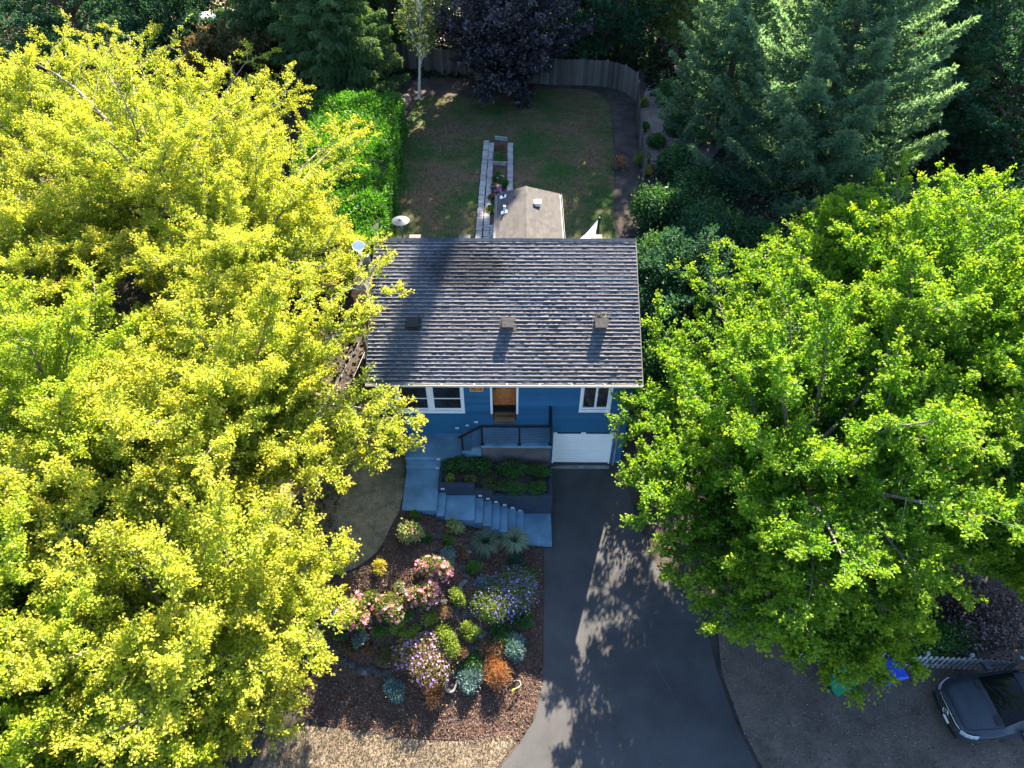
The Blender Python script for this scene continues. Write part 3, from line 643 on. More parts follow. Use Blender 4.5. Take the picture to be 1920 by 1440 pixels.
def light(p, parent, ny=-1):
    q = Q(); x, y, z = p; q.bbox(x - .065, x + .065, y - .014, y + .004, z - .045, z + .045, .004); l = q.build('step_light', m_lightcase, parent)
    q = Q(); q.box(x - .03, x + .03, y - .018, y - .0145, z - .012, z + .012); q.build('louvre', m_vent, l)
for px, py in ((830, 916.5), (900.5, 929.5), (915, 935), (930, 941), (946, 946.5), (961, 952), (975, 957.5)): light(aty(px, py, YB), pw)
for px, py in ((857, 802.5), (876, 797.5), (892.5, 791)): light(aty(px, py, -.022), house)
light(aty(822, 861, -1.285), wk); light(aty(820, 878, -1.605), wk)
rail = thing('porch_railing', 'black metal railing with horizontal cables along the porch edge', 'railing', (0, -1.04, 2.62))
yr = -1.04; zt = 3.72
for x, z0, z1 in ((-1.24, 2.62, zt - .03), (.2, 2.62, zt - .03), (1.41, 2.62, zt - .03), (-2.02, 2.08, 3.05)):
    q = Q(); q.box(x - .035, x + .035, yr - .035, yr + .035, z0, z1); q.box(x - .07, x + .07, yr - .07, yr + .07, z0 + .001, z0 + .015); q.build('post', m_black, rail)
q = Q(); q.box(1.375, 1.445, -.09, -.022, 2.62, zt - .03); q.build('post', m_black, rail)
q = Q(); q.box(-1.27, 1.46, yr - .045, yr + .045, zt - .028, zt + .02); q.box(1.365, 1.455, yr + .046, -.022, zt - .028, zt + .02)
q.bar((-1.272, yr, zt - .005), (-2.16, yr, 3.02), .09, .05); q.build('handrail', m_black, rail)
m_cable = M('steel_cable', (.05, .05, .06), .4, .6)
for k in range(9):
    z = 2.74 + k * .1; q = Q(); q.tube([(-1.24, yr, z), (.2, yr, z), (1.41, yr, z)], .008, 6); q.tube([(-1.24, yr, z), (-2.02, yr, z - .56)], .006, 6); q.tube([(1.41, yr, z), (1.41, -.03, z)], .006, 6); q.build('cable', m_cable, rail)
# welcome mat
mat_ = thing('door_mat', 'brown coir mat reading WELCOME in front of the orange door', 'door mat', (-.385, .2, 2.853))
q = Q(); q.bbox(-.80, .03, -.01, .42, 2.853, 2.872, .004); q.build('mat_pad', M('coir', (.30, .17, .07), .95, var=.2, fine=.4, fscale=90, bump=.5), mat_)
text_mesh('WELCOME', .145, 'lettering', M('mat_ink', (.03, .025, .02), .9), mat_, (-.385, .2, 2.875), (0, 0, 0), .001, .003)
q = Q(); b_ = .02
q.box(-.83, -.802, -.01, .42, 2.8525, 2.877); q.box(.032, .058, -.01, .42, 2.8525, 2.877); q.build('border', M('mat_border', (.07, .04, .025), .9), mat_)
#PART3
# ------------------------------------------------------------------ trees
UP = np.array([0, 0, 1.])
def bez(a, c, b, n=8):
    t = np.linspace(0, 1, n)[:, None]; return (1 - t) ** 2 * a + 2 * t * (1 - t) * c + t * t * b
def broadleaf(name, label, base, top, cen, rad, mat, bark=m_bark, K=22, m=15, n=12, ql=11, L=.15, W=.10, twig=.6, subl=.42, lowest=-.45, extra=(), group=None, trunk_r=.22, droop=.25, cat='tree', lo=.55, upw=.2, twigmesh=True, flat=.8):
    """trunk, limbs, branches and twigs; every leaf is a face of its own"""
    base = np.array(base, float); cen = np.array(cen, float); rad = np.array(rad, float)
    T = thing(name, label, cat, base, group)
    tq = Q(); hub = np.array([cen[0], cen[1], min(top, cen[2] + rad[2] * .25)])
    tp = bez(base - UP * .3, (base + hub) / 2 + rnd(3) * [.4, .4, 0], hub, 10); tr_ = np.linspace(trunk_r, .05, 10); tq.tube(tp, tr_, 8)
    ga = np.pi * (3 - np.sqrt(5)); tg = []
    for i in range(K):
        z = 1 - (1 - lowest) * (i + .5) / K; r_ = math.sqrt(max(0, 1 - z * z)); a = i * ga + RNG.uniform(-.4, .4)
        tg.append(cen + rad * np.array([r_ * math.cos(a), r_ * math.sin(a), z]) * RNG.uniform(.72, 1.06))
    tg = [hub + (e - hub) * 1.0 for e in tg] + [hub + (np.array(e, float) - hub) * (.92 - .3 / max(1., np.linalg.norm(np.array(e) - hub))) for e in extra]
    SP, SDr, SL_, ST = [], [], [], []
    for k, e in enumerate(tg):
        h = np.clip((e[2] - base[2]) / (hub[2] - base[2]), .3, 1.0); s_i = np.clip(h * lo + RNG.uniform(-.08, .08), .25, .93) * 9
        s0 = np.array([np.interp(s_i, range(10), tp[:, j]) for j in range(3)])
        d = e - s0; LL = np.linalg.norm(d); c = s0 + d * .45 + UP * LL * RNG.uniform(.02, .2) + rnd(3) * LL * .07
        pts = bez(s0, c, e, 9); tq.tube(pts, np.linspace(min(.1, trunk_r * .5) * (.6 + LL / 12), .014, 9), 6, False)
        tan = norm(np.gradient(pts, axis=0)); ts = np.linspace(.22, 1.0, m) + RNG.uniform(-.02, .02, m)
        for j, t in enumerate(ts):
            t = min(t, 1.0); p = np.array([np.interp(t * 8, range(9), pts[:, q]) for q in range(3)]); tn = tan[int(round(t * 8))]
            side = norm(np.cross(tn, UP)) * (1 if j % 2 else -1)
            dd = norm(tn * (.75 if t < .98 else 2) + side * RNG.uniform(.5, 1.1) + UP * (upw + RNG.uniform(-.35, .35)) + rnd(3) * .15)
            SP.append(p); SDr.append(dd); SL_.append(LL * subl * (1.12 - t * .72) * RNG.uniform(.6, 1.15)); ST.append(t)
    SP, SDr, SL_, ST = map(np.array, (SP, SDr, SL_, ST)); ns = len(SP)
    bq = Q()
    if twigmesh:
        for p, d, l in zip(SP, SDr, SL_):
            bq.tube(np.array([p, p + d * l * .5 + UP * .03 * l, p + d * l]), [.022, .014, .006], 4, False)
    # twigs
    t = np.tile(np.linspace(.12, 1, n), (ns, 1)) + U(-.03, .03, ns, n)
    tp_ = SP[:, None] + SDr[:, None] * SL_[:, None, None] * t[..., None]
    td = norm(SDr[:, None] * .8 + rnd(ns, n, 3) * [.6, .6, .38] + UP * .12); tl = twig * U(.45, 1.2, ns, n) * (1.15 - .4 * t)
    # leaves
    u = U(.08, 1.05, ns, n, ql)
    P = tp_[:, :, None] + td[:, :, None] * (tl[..., None] * u)[..., None] + rnd(ns, n, ql, 3) * [.06, .06, .045]
    D = norm(td[:, :, None] * .8 + rnd(ns, n, ql, 3) * .65 - UP * droop); N = norm(np.broadcast_to(UP, D.shape) * flat + rnd(ns, n, ql, 3) * .55)
    att = np.clip((ST[:, None, None] * .45 + t[..., None] * .3 + u * .35) - .12, 0, 1).ravel() + .001
    NL = P.size // 3
    cq = Q(); s_ = U(.65, 1.25, NL); cq.leaves(P.reshape(-1, 3), D.reshape(-1, 3), N.reshape(-1, 3), L * s_, W * s_, att)
    tq.build('trunk', bark, T)
    if twigmesh: bq.build('branches', bark, T)
    cq.build('crown', mat, T); return T

m_leafA = LEAF('yellow_green_leaves', [(.24, .355, .034), (.34, .42, .04), (.42, .437, .051), (.18, .297, .032), (.38, .418, .043)], .5, (1.3, 1.25, .6), tip=(.45, .39, .052), patch=.18, gloss=.015)
m_leafA2 = LEAF('green_yellow_leaves', [(.20, .32, .025), (.27, .38, .028), (.32, .39, .03), (.17, .29, .025)], .5, (1.3, 1.25, .5), tip=(.40, .42, .035), patch=.2, gloss=.015)
m_leafM = LEAF('maple_leaves', [(.072, .195, .012), (.105, .24, .016), (.052, .16, .012), (.14, .265, .02)], .5, (1.7, 1.55, .45), tip=(.23, .32, .02), patch=.2, gloss=.012)
m_leafD = LEAF('dark_green_leaves', [(.035, .10, .03), (.05, .125, .038), (.065, .145, .042), (.028, .075, .026)], .35, (1.3, 1.4, .6), patch=.4)
m_leafT = LEAF('teal_green_leaves', [(.028, .085, .045), (.04, .11, .055), (.055, .13, .06), (.022, .065, .038)], .35, (1.2, 1.3, .7), patch=.4, gloss=.01)
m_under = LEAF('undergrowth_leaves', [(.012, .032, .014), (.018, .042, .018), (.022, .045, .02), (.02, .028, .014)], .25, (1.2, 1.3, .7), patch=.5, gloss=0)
m_leafP = LEAF('purple_leaves', [(.012, .009, .016), (.02, .013, .024), (.03, .022, .032), (.014, .010, .014)], .22, (1.6, .9, .9), patch=.3, gloss=.09)
m_leafB = LEAF('birch_leaves', [(.09, .15, .04), (.12, .18, .05), (.15, .19, .06), (.07, .12, .035)], .45, (1.4, 1.3, .5), patch=.3)
m_leafO = LEAF('olive_leaves', [(.09, .09, .03), (.12, .105, .035), (.07, .085, .03), (.15, .11, .04)], .4, (1.4, 1.1, .5), patch=.35)
m_cedar = LEAF('cedar_sprays', [(.07, .16, .055), (.09, .19, .065), (.11, .22, .075), (.055, .12, .045)], .45, (1.3, 1.3, .6), tip=(.11, .17, .06), patch=.3)
m_fir = LEAF('fir_needles', [(.09, .185, .13), (.12, .225, .15), (.15, .255, .16), (.07, .15, .11)], .52, (1.4, 1.45, .8), tip=(.20, .29, .16), patch=.4, gloss=.01)
m_laurel = LEAF('laurel_leaves', [(.04, .145, .010), (.056, .175, .012), (.08, .21, .016), (.033, .12, .01)], .42, (1.5, 1.5, .35), patch=.2, gloss=.03)

def Z(x, y, dz=0): return (x, y, g(x, y) + dz)
LEFT = dict(mat=m_leafA, L=.09, W=.072, ql=28, n=12, m=15, droop=.2)
broadleaf('yellow_green_tree', 'tall yellow green tree filling the far left, its long sprays reaching toward the cedar', Z(-16.5, 10), 11, (-16.3, 11.2, 7.0), (5.6, 6.6, 4.4), K=34, group='yellow green trees on the left',
    extra=[atz(565, 150, 7.5), atz(480, 95, 8), atz(560, 160, 7), atz(90, 75, 9), atz(240, 50, 9), atz(20, 95, 9), atz(170, 90, 9)], **LEFT)
broadleaf('yellow_green_tree', 'yellow green tree whose sprays touch the laurel hedge and the chimney', Z(-11.5, 5), 10, (-11.7, 6.4, 6.4), (4.3, 7.0, 3.8), K=32, group='yellow green trees on the left',
    extra=[atz(680, 236, 6.4), atz(640, 250, 6), atz(560, 420, 7), atz(600, 400, 6.5), atz(702, 470, 8.2), atz(745, 568, 8.2), atz(660, 520, 8)], **LEFT)
broadleaf('yellow_green_tree', 'yellow green tree beside the left front corner of the house, overhanging the patio', Z(-9.5, -1.5), 10, (-9.6, -1.6, 6.3), (3.7, 4.6, 3.4), K=28, group='yellow green trees on the left',
    extra=[atz(797, 802, 6.0), atz(700, 600, 8), atz(770, 850, 5.6), atz(664, 880, 5.2), atz(640, 930, 5.4)], **LEFT)
broadleaf('yellow_green_tree', 'yellow green tree at the lower left beside the flower bed and dry verge', Z(-10.5, -9.5), 9, (-9.6, -9.4, 5.2), (4.1, 4.6, 3.4), K=34, group='yellow green trees on the left',
    extra=[atz(663, 1030, 4.8), atz(655, 1080, 4.6), atz(612, 1150, 4.2), atz(600, 1260, 4), atz(560, 1340, 3.8), atz(520, 1400, 3.6), atz(450, 1430, 3.6), atz(350, 1435, 3.6), atz(600, 985, 5.5)], **LEFT)
LEFT2 = dict(LEFT); LEFT2['mat'] = m_leafA2
broadleaf('yellow_green_tree', 'greener leaved tree at the left edge halfway down, with grey limbs showing', Z(-16.5, -2), 10, (-16.0, -2.4, 6.4), (5.0, 5.6, 3.6), K=30, group='yellow green trees on the left', **LEFT2)
broadleaf('yellow_green_tree', 'greener leaved tree in the bottom left corner, darker than its neighbours', Z(-15.3, -10.6), 9, (-15.2, -10.2, 5.2), (4.6, 5.0, 3.4), K=30, group='yellow green trees on the left', **LEFT2)
MAP = dict(mat=m_leafM, L=.10, W=.095, ql=26, n=12, m=16, droop=.35, bark=m_bark)
broadleaf('yellow_green_tree', 'yellow green tree between the patio tree and the lower left tree', Z(-12.6, -5.4), 9, (-12.4, -5.2, 6.0), (3.9, 3.6, 3.0), K=26, group='yellow green trees on the left', **LEFT)
broadleaf('yellow_green_tree', 'yellow green tree cut by the bottom edge of the picture at the lower left', Z(-12.5, -13), 8, (-12.4, -13.0, 4.4), (4.4, 2.6, 2.6), K=22, group='yellow green trees on the left', **LEFT2)
broadleaf('yellow_green_tree', 'yellow green tree cut by the left edge, above the greener one', Z(-21, 5), 10, (-20.6, 5.2, 6.2), (4.6, 5.0, 3.6), K=22, group='yellow green trees on the left', **LEFT)
broadleaf('yellow_green_tree', 'yellow green tree highest up along the left edge', Z(-24, 15), 11, (-24, 15, 6.6), (5.0, 5.6, 4.0), K=22, group='yellow green trees on the left', **LEFT)
broadleaf('maple_tree', 'big bright green maple right of the driveway, overhanging the garage corner', Z(9.3, -4.0), 12, (10.4, -3.6, 5.8), (5.1, 6.8, 4.8), K=46, group='maples on the right',
    extra=[atz(1152, 775, 4.4), atz(1156, 930, 4), atz(1165, 740, 4.6), atz(1195, 1010, 3.6), atz(1240, 1110, 3.2), atz(1330, 1210, 3), atz(1210, 600, 5.2), atz(1250, 660, 5.4), atz(1310, 500, 6.4), atz(1420, 450, 7.6), atz(1380, 500, 7.6), atz(1490, 430, 8.0), atz(1600, 1290, 3.2), atz(1480, 1240, 3.4), atz(1560, 1250, 3.4), atz(1190, 870, 4.2), atz(1400, 1220, 3.6), atz(1720, 1180, 3.8), atz(1640, 1250, 3.4), atz(1770, 1090, 4.4), atz(1690, 1225, 3.4), atz(1600, 1318, 2.6), atz(1655, 1285, 2.8), atz(1540, 1275, 2.8), atz(1495, 1255, 2.8), atz(1710, 1262, 2.8), atz(1590, 1260, 3.2), atz(1450, 1240, 3.0), atz(1630, 1230, 3.6), atz(1400, 1130, 4.6)], trunk_r=.3, lowest=-.55, **MAP)
broadleaf('maple_tree', 'bright green maple behind the larger one, with the highest yellow lit tips', Z(15.0, 1.0), 12, (14.9, 1.4, 6.8), (5.0, 5.8, 4.6), K=44, group='maples on the right',
    extra=[atz(1672, 318, 9), atz(1570, 362, 9), atz(1835, 335, 9), atz(1500, 420, 8.6), atz(1900, 400, 8.5)], trunk_r=.28, **MAP)
broadleaf('maple_tree', 'bright green maple cut by the right edge of the picture', Z(20.5, 1.0), 11, (20.3, 0.8, 6.2), (4.2, 5.4, 4.2), K=28, group='maples on the right', **MAP)
broadleaf('maple_tree', 'sparser maple at the right edge above the purple shrub and parked car', Z(17.0, -6), 9, (16.4, -5.4, 5.2), (3.6, 3.4, 3.2), K=16, group='maples on the right', **MAP)
# back of the plot
BK = dict(L=.2, W=.14, ql=8, n=10, m=13, twigmesh=False)
broadleaf('plum_tree', 'dark purple leaved plum tree by the back fence', Z(-.6, 29.2), 12.5, (-.6, 29.4, 7.2), (5.0, 4.0, 5.0), m_leafP, m_barkd, K=46, lowest=-.85, lo=.4, **BK)
broadleaf('birch_tree', 'slender pale green birch leaning in front of the back fence left of the purple plum', Z(-6.5, 28.2), 11, (-5.9, 28.8, 8.0), (1.7, 1.7, 3.2), m_leafB, M('birch_bark', (.42, .40, .36), .8, var=.35, scale=7), K=12, m=9, n=7, ql=6, L=.16, W=.12, trunk_r=.1, lowest=-.5)
broadleaf('dark_tree', 'dark green tree behind the back fence between the cedar and the plum', Z(-8.6, 36), 10, (-8.6, 36, 6.0), (4.0, 3.5, 3.8), m_leafD, m_barkd, K=26, lowest=-.8, **BK)
broadleaf('dark_tree', 'broad dark green tree behind the fence right of the purple plum', Z(6.3, 35), 13, (6.3, 34.2, 8.0), (4.4, 4.0, 5.6), m_leafT, m_barkd, K=30, lowest=-.85, **BK)
broadleaf('light_green_tree', 'lighter green tree behind the fence corner beside the fir', Z(11.2, 33.5), 14, (11, 32.6, 8.6), (2.6, 2.6, 4.6), m_leafB, m_barkd, K=16, lowest=-.7, **BK)
broadleaf('dark_tree', 'dark teal tree at the top left corner behind the yellow green trees', Z(-31, 34), 14, (-31, 34, 7), (6, 5, 6.0), m_leafT, m_barkd, K=26, lowest=-.8, **BK)
broadleaf('dark_tree', 'dark teal round tree at the top left beside the bare patch with a tarp', Z(-23.5, 33), 12, (-23.8, 33, 6), (4.2, 3.6, 4.8), m_leafT, m_barkd, K=24, lowest=-.8, **BK)
broadleaf('olive_tree', 'olive brown spreading small tree between the dark trees and the cedar', Z(-19.2, 29.0), 7, (-19.2, 29.2, 5.0), (2.9, 2.6, 2.2), m_leafO, m_barkd, K=20, lowest=-.4, **BK)
broadleaf('dark_tree', 'dark green tall tree along the right edge behind the fir', Z(29, 22), 15, (28.5, 21, 7.5), (5.2, 7.5, 7.0), m_leafT, m_barkd, K=34, lowest=-.9, **BK)
broadleaf('dark_tree', 'dark green tree in the top right corner', Z(32, 33), 16, (32, 33, 8.0), (6, 6, 7.5), m_leafT, m_barkd, K=28, lowest=-.9, **BK)
broadleaf('dark_tree', 'dark green low tree at the right edge below the fir', Z(25.5, 10), 9, (25, 10, 4.0), (4.2, 4.2, 3.6), m_leafT, m_barkd, K=20, lowest=-.8, **BK)
def conifer(name, label, base, H, Rb, mat, z0=.8, step=.5, per=6, droop=.12, tipup=.22, tuft=.17, tw=.035, lat=.16, seed=1, cedar=False, nt=9, bl=4):
    base = np.array(base, float); T = thing(name, label, 'tree', base); tq = Q(); bq = Q()
    tq.tube([base - UP * .3, base + UP * H * .5, base + UP * H], [.014 * H + .1, .009 * H + .05, .02], 8)
    BS, BD, BL, BT = [], [], [], []
    z = z0; a0 = 0
    while z < H - .15:
        f = 1 - z / H; n = max(3, int(per * (.6 + .6 * f)))
        for k in range(n):
            a = a0 + k * 2 * np.pi / n + RNG.uniform(-.3, .3); L = Rb * (f ** .8) * RNG.uniform(.78, 1.12) + .12
            d = np.array([math.cos(a), math.sin(a), 0]); s0 = base + UP * (z + RNG.uniform(-.15, .15))
            rise = (.25 - .9 * droop * 3 * f)
            ts = np.linspace(0, 1, 8)[:, None]
            pts = s0 + d * L * ts + UP * L * (ts * rise * .6 - droop * 1.6 * ts * (1 - ts) + tipup * ts ** 3)
            bq.tube(pts, np.linspace(.012 + .009 * L, .006, 8), 5, False)
            tan = norm(np.gradient(pts, axis=0)); nl = max(3, int(L / lat))
            for t in np.linspace(.12, 1, nl):
                p = np.array([np.interp(t * 7, range(8), pts[:, q]) for q in range(3)]); tn = tan[int(round(t * 7))]; sd_ = norm(np.cross(tn, UP))
                for sg in (-1, 1):
                    BS.append(p); BD.append(norm(tn * .75 + sd_ * sg * RNG.uniform(.5, 1) + UP * (RNG.uniform(-.25, .2) - (.45 if cedar else 0)))); BL.append((.34 * L * (1 - t) ** .7 + .22) * RNG.uniform(.7, 1.15)); BT.append(t)
        z += step * (.5 + .6 * f); a0 += .8
    BS, BD, BL, BT = map(np.array, (BS, BD, BL, BT)); ns = len(BS)
    t = np.tile(np.linspace(.06, 1, nt), (ns, 1)) + U(-.05, .05, ns, nt)
    dz = -(.16 if cedar else .05) * t ** 2
    P = BS[:, None] + BD[:, None] * (BL[:, None] * t)[..., None] + UP * (dz * BL[:, None])[..., None]
    P = np.repeat(P[:, :, None], bl, 2) + rnd(ns, nt, bl, 3) * .035
    D = norm(BD[:, None, None] * .9 + rnd(ns, nt, bl, 3) * .5 - UP * (.55 if cedar else -.08)); N = norm(rnd(ns, nt, bl, 3) + UP * .8)
    att = np.clip(BT[:, None, None] * .6 + .4 * t[..., None] + 0 * U(0, 1, ns, nt, bl), 0, 1).ravel() * .98 + .001
    NL = P.size // 3; cq = Q(); s_ = U(.7, 1.25, NL); cq.leaves(P.reshape(-1, 3), D.reshape(-1, 3), N.reshape(-1, 3), tuft * s_, tw * s_, att, .3)
    tq.build('trunk', m_barkd, T); bq.build('branches', m_barkd, T); cq.build('crown', mat, T); return T
conifer('fir_tree', 'large blue green fir with long upswept branches at the upper right', Z(16.5, 18.0), 17, 7.0, m_fir, z0=1.0, step=1.05, per=8, nt=10, bl=4, tuft=.24, tw=.07, lat=.19, tipup=.34)
conifer('fir_tree', 'second blue green fir behind the fence corner, left of the large fir', Z(12.6, 23.5), 13, 4.2, m_fir, tipup=.3, z0=.8, step=.75, per=7, nt=8, bl=4, tuft=.24, tw=.07, lat=.22)
conifer('fir_tree', 'third fir at the top right, farther back than the large fir', Z(27, 31), 17, 5.5, m_fir, z0=1.0, step=.7, per=8, nt=8, bl=4, tuft=.26, tw=.08, lat=.25)
conifer('cedar_tree', 'big drooping green cedar behind the laurel hedge at the upper left', Z(-11.8, 29.5), 13, 4.4, m_cedar, z0=.4, step=.5, per=8, cedar=True, droop=.1, tipup=0, tuft=.26, tw=.06, lat=.2, nt=8)
conifer('cedar_tree', 'second drooping green cedar left of the big cedar, reaching the top edge', Z(-16.0, 33.5), 15, 4.6, m_cedar, z0=.6, step=.6, per=8, cedar=True, droop=.1, tipup=0, tuft=.28, tw=.065, lat=.22, nt=8)
broadleaf('evergreen_tree', 'dark rounded evergreen close to the right rear corner of the house', Z(7.7, 6.9), 6.4, (7.6, 6.9, 4.3), (2.1, 2.6, 2.4), m_leafT, m_barkd, K=22, m=11, n=10, ql=10, L=.16, W=.10, twigmesh=False, lowest=-.9)
# tall trees past the top of the picture whose shade covers the back yard
for i, (x, y, h, r, zc) in enumerate(((3.0, 41, 26, 4.2, 18), (12.0, 41, 25, 3.6, 17.5), (-6, 51, 22, 5, 13), (2.5, 51, 23, 5, 13), (10.5, 51, 23, 5, 13), (18, 51, 21, 5, 12))):
    broadleaf('tall_tree', ['tall dark tree beyond the back fence, straight behind the plum', 'tall dark tree beyond the back fence, behind the fence corner', 'tall dark tree far behind the fence, leftmost of the far row', 'tall dark tree far behind the fence, second of the far row', 'tall dark tree far behind the fence, third of the far row', 'tall dark tree far behind the fence, rightmost of the far row'][i], Z(x, y), h, (x, y, zc), (r, r, h - zc), m_leafD, m_barkd, K=30, lowest=-.9, L=.3, W=.22, ql=8, n=9, m=12, twigmesh=False, group='tall trees behind the back yard')
conifer('tall_fir', 'very tall slender fir beyond the back fence, its tip shading the left of the roof', Z(8.3, 42), 33, 2.7, m_fir, z0=6, step=.9, per=7, nt=7, bl=3, tuft=.4, tw=.14, lat=.34)
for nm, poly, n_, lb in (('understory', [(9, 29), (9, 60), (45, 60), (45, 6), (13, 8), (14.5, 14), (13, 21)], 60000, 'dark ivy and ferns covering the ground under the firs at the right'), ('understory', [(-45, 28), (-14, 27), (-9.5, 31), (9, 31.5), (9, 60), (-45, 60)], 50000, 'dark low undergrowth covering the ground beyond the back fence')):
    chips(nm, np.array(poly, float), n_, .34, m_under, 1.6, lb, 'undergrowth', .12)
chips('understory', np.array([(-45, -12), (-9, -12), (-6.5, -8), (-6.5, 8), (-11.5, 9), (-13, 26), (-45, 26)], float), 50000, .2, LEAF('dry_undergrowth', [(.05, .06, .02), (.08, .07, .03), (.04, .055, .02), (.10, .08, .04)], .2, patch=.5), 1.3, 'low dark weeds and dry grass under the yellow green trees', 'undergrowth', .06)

# ------------------------------------------------------------------ hedge
def leaf_shell(q, P, Nn, L, W, jit=.1, out=.5, att=None):
    n = len(P); P = P + rnd(n, 3) * jit; D = norm(rnd(n, 3) + Nn * out + UP * .25); N = norm(Nn + rnd(n, 3) * .6); s = U(.7, 1.3, n); q.leaves(P, D, N, L * s, W * s, att)
hz = 5.25
hc = np.array([atz(592, 172, hz)[:2], atz(748, 174, hz)[:2], atz(709, 452, hz)[:2], atz(530, 402, hz)[:2]])
hedge = thing('laurel_hedge', 'thick box trimmed bright green laurel hedge along the left side of the back lawn', 'hedge', (*hc.mean(0), 2.7))
q = Q(); n = 42000; uv = U(0, 1, n, 2)
def hq(u, v): return (hc[0] * ((1 - u) * (1 - v))[:, None] + hc[1] * (u * (1 - v))[:, None] + hc[2] * (u * v)[:, None] + hc[3] * ((1 - u) * v)[:, None])
xy = hq(uv[:, 0], uv[:, 1]); ed = np.minimum(np.minimum(uv[:, 0], 1 - uv[:, 0]) * 4.5, np.minimum(uv[:, 1], 1 - uv[:, 1]) * 14)
zt_ = hz - .55 * np.exp(-ed / .45) + .16 * np.sin(xy[:, 0] * 1.7 + 1) * np.sin(xy[:, 1] * 1.1) + .1 * np.sin(xy[:, 1] * 2.3)
leaf_shell(q, np.concatenate([xy, zt_[:, None]], 1), np.tile(UP, (n, 1)), .17, .09, .09, .6)
for a, b, m_ in ((0, 1, 9000), (1, 2, 26000), (2, 3, 9000), (3, 0, 22000)):
    u = U(0, 1, m_); v = U(0, 1, m_); xy = hc[a] + (hc[b] - hc[a]) * u[:, None]; dirn = hc[b] - hc[a]; nn = np.array([-dirn[1], dirn[0], 0]) / np.linalg.norm(dirn)
    mid = hc.mean(0); s_ = np.sign(((hc[a] + hc[b]) / 2 - mid) @ nn[:2]); nn = nn * s_
    xy = xy + nn[None, :2] * (.10 * np.sin(u * 23) + .08 * np.sin(v * 5 + u * 40))[:, None]
    leaf_shell(q, np.concatenate([xy, (2.55 + (hz - 2.6) * v)[:, None]], 1), np.tile(nn, (m_, 1)), .15, .085, .08, .5)
q.build('foliage', m_laurel, hedge)
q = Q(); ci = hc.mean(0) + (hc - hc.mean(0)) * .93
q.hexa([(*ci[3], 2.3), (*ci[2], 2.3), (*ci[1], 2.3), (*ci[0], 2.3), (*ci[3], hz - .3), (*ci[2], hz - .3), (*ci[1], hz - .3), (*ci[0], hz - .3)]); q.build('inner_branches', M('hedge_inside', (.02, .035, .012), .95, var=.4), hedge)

# ------------------------------------------------------------------ shrubs, flowers, grasses
def blobs(m=7):
    a = U(0, 6.28, m); rr = np.sqrt(U(0, 1, m)) * .52
    return np.stack([rr * np.cos(a), rr * np.sin(a), U(-.05, .32, m)], 1), U(.40, .62, m)
def dome(n, rad, hgt, B, thick=.35):
    """points on a bush made of several uneven lobes"""
    cs, rs = B; k = RNG.integers(0, len(rs), n); d = norm(rnd(n, 3)); d[:, 2] = np.where(d[:, 2] < -.25, -d[:, 2], d[:, 2])
    r = (1 - thick * U(0, 1, n) ** 2) * (1 + .09 * rnd(n)) * np.where(U(0, 1, n) < .07, U(1.1, 1.45, n), 1)
    p = cs[k] + d * (r * rs[k])[:, None]; p[:, 2] = np.maximum(p[:, 2] + .12, .02)
    return norm(d + p * .6), p * np.array([rad, rad, hgt])
def shrub(name, label, px, py, rad, hgt, mat, n=900, L=.07, W=.05, cat='shrub', group=None, flower=None, fn=0, fs=.05, fcol='blossoms', up=.2, sx=1.0, sy=1.0, at=None, spiky=0, stem=True):
    x, y, z = G(px, py, hgt * .5) if at is None else at
    if at is None and py > 900: rad, hgt, n = rad * 1.38, hgt * 1.18, int(n * 1.8); fn = int(fn * 1.3)
    T = thing(name, label, cat, (x, y, z), group); o = np.array([x, y, z]); q = Q(); n = int(n * 2.0)
    B = blobs(); sx, sy = sx * RNG.uniform(.88, 1.12), sy * RNG.uniform(.88, 1.12); d, p = dome(n, rad, hgt, B, thick=.5); p = p * [sx, sy, 1]
    D = norm(d * (.5 + spiky) + rnd(n, 3) * (.6 - .25 * min(spiky, 1)) + UP * up); N = norm(d + rnd(n, 3) * .6); s = U(.7, 1.3, n)
    q.leaves(o + p + UP * .04, D, N, L * s, W * s, np.clip(np.linalg.norm(p / [rad * sx, rad * sy, hgt], axis=1), 0, 1) ** 2 * .99 + .001); q.build('foliage', mat, T)
    if stem:
        q = Q()
        for i in range(6):
            a = i * 1.05 + RNG.uniform(0, 1); e = o + np.array([math.cos(a) * rad * .6 * sx, math.sin(a) * rad * .6 * sy, hgt * .6]); q.tube([o - UP * .05, (o + e) / 2 + UP * hgt * .1, e], [.014, .01, .004], 5, False)
        q.build('stem', m_barkd, T)
    if flower:
        q = Q(); d, p = dome(fn, rad * 1.03, hgt * 1.05, B, thick=.1); p = p * [sx, sy, 1]
        k = 5                                                   # petals
        P = np.repeat(o + p, k, 0); a = np.tile(np.arange(k) * 2 * np.pi / k, fn) + np.repeat(U(0, 6, fn), k)
        nn = np.repeat(norm(d + UP * .5 + rnd(fn, 3) * .25), k, 0); e1 = norm(np.cross(nn, [.3, .9, .1])); e2 = np.cross(nn, e1)
        D = e1 * np.cos(a)[:, None] + e2 * np.sin(a)[:, None] + nn * .35; sz = np.repeat(U(.7, 1.3, fn), k)
        q.leaves(P, D, nn, fs * sz, fs * .8 * sz, None, .2); q.build(fcol, flower, T)
    return T
def lf(name, cols, **k): return LEAF(name, cols, k.pop('trans', .4), k.pop('tcol', (1.35, 1.3, .5)), patch=k.pop('patch', .25), **k)
m_sg = lf('shrub_green', [(.06, .15, .025), (.08, .18, .03), (.11, .21, .035), (.05, .12, .025)])
m_sl = lf('shrub_lime', [(.16, .24, .03), (.20, .28, .035), (.25, .30, .05), (.13, .21, .03)])
m_sd = lf('shrub_dark', [(.04, .12, .025), (.055, .15, .03), (.075, .175, .035), (.033, .10, .022)])
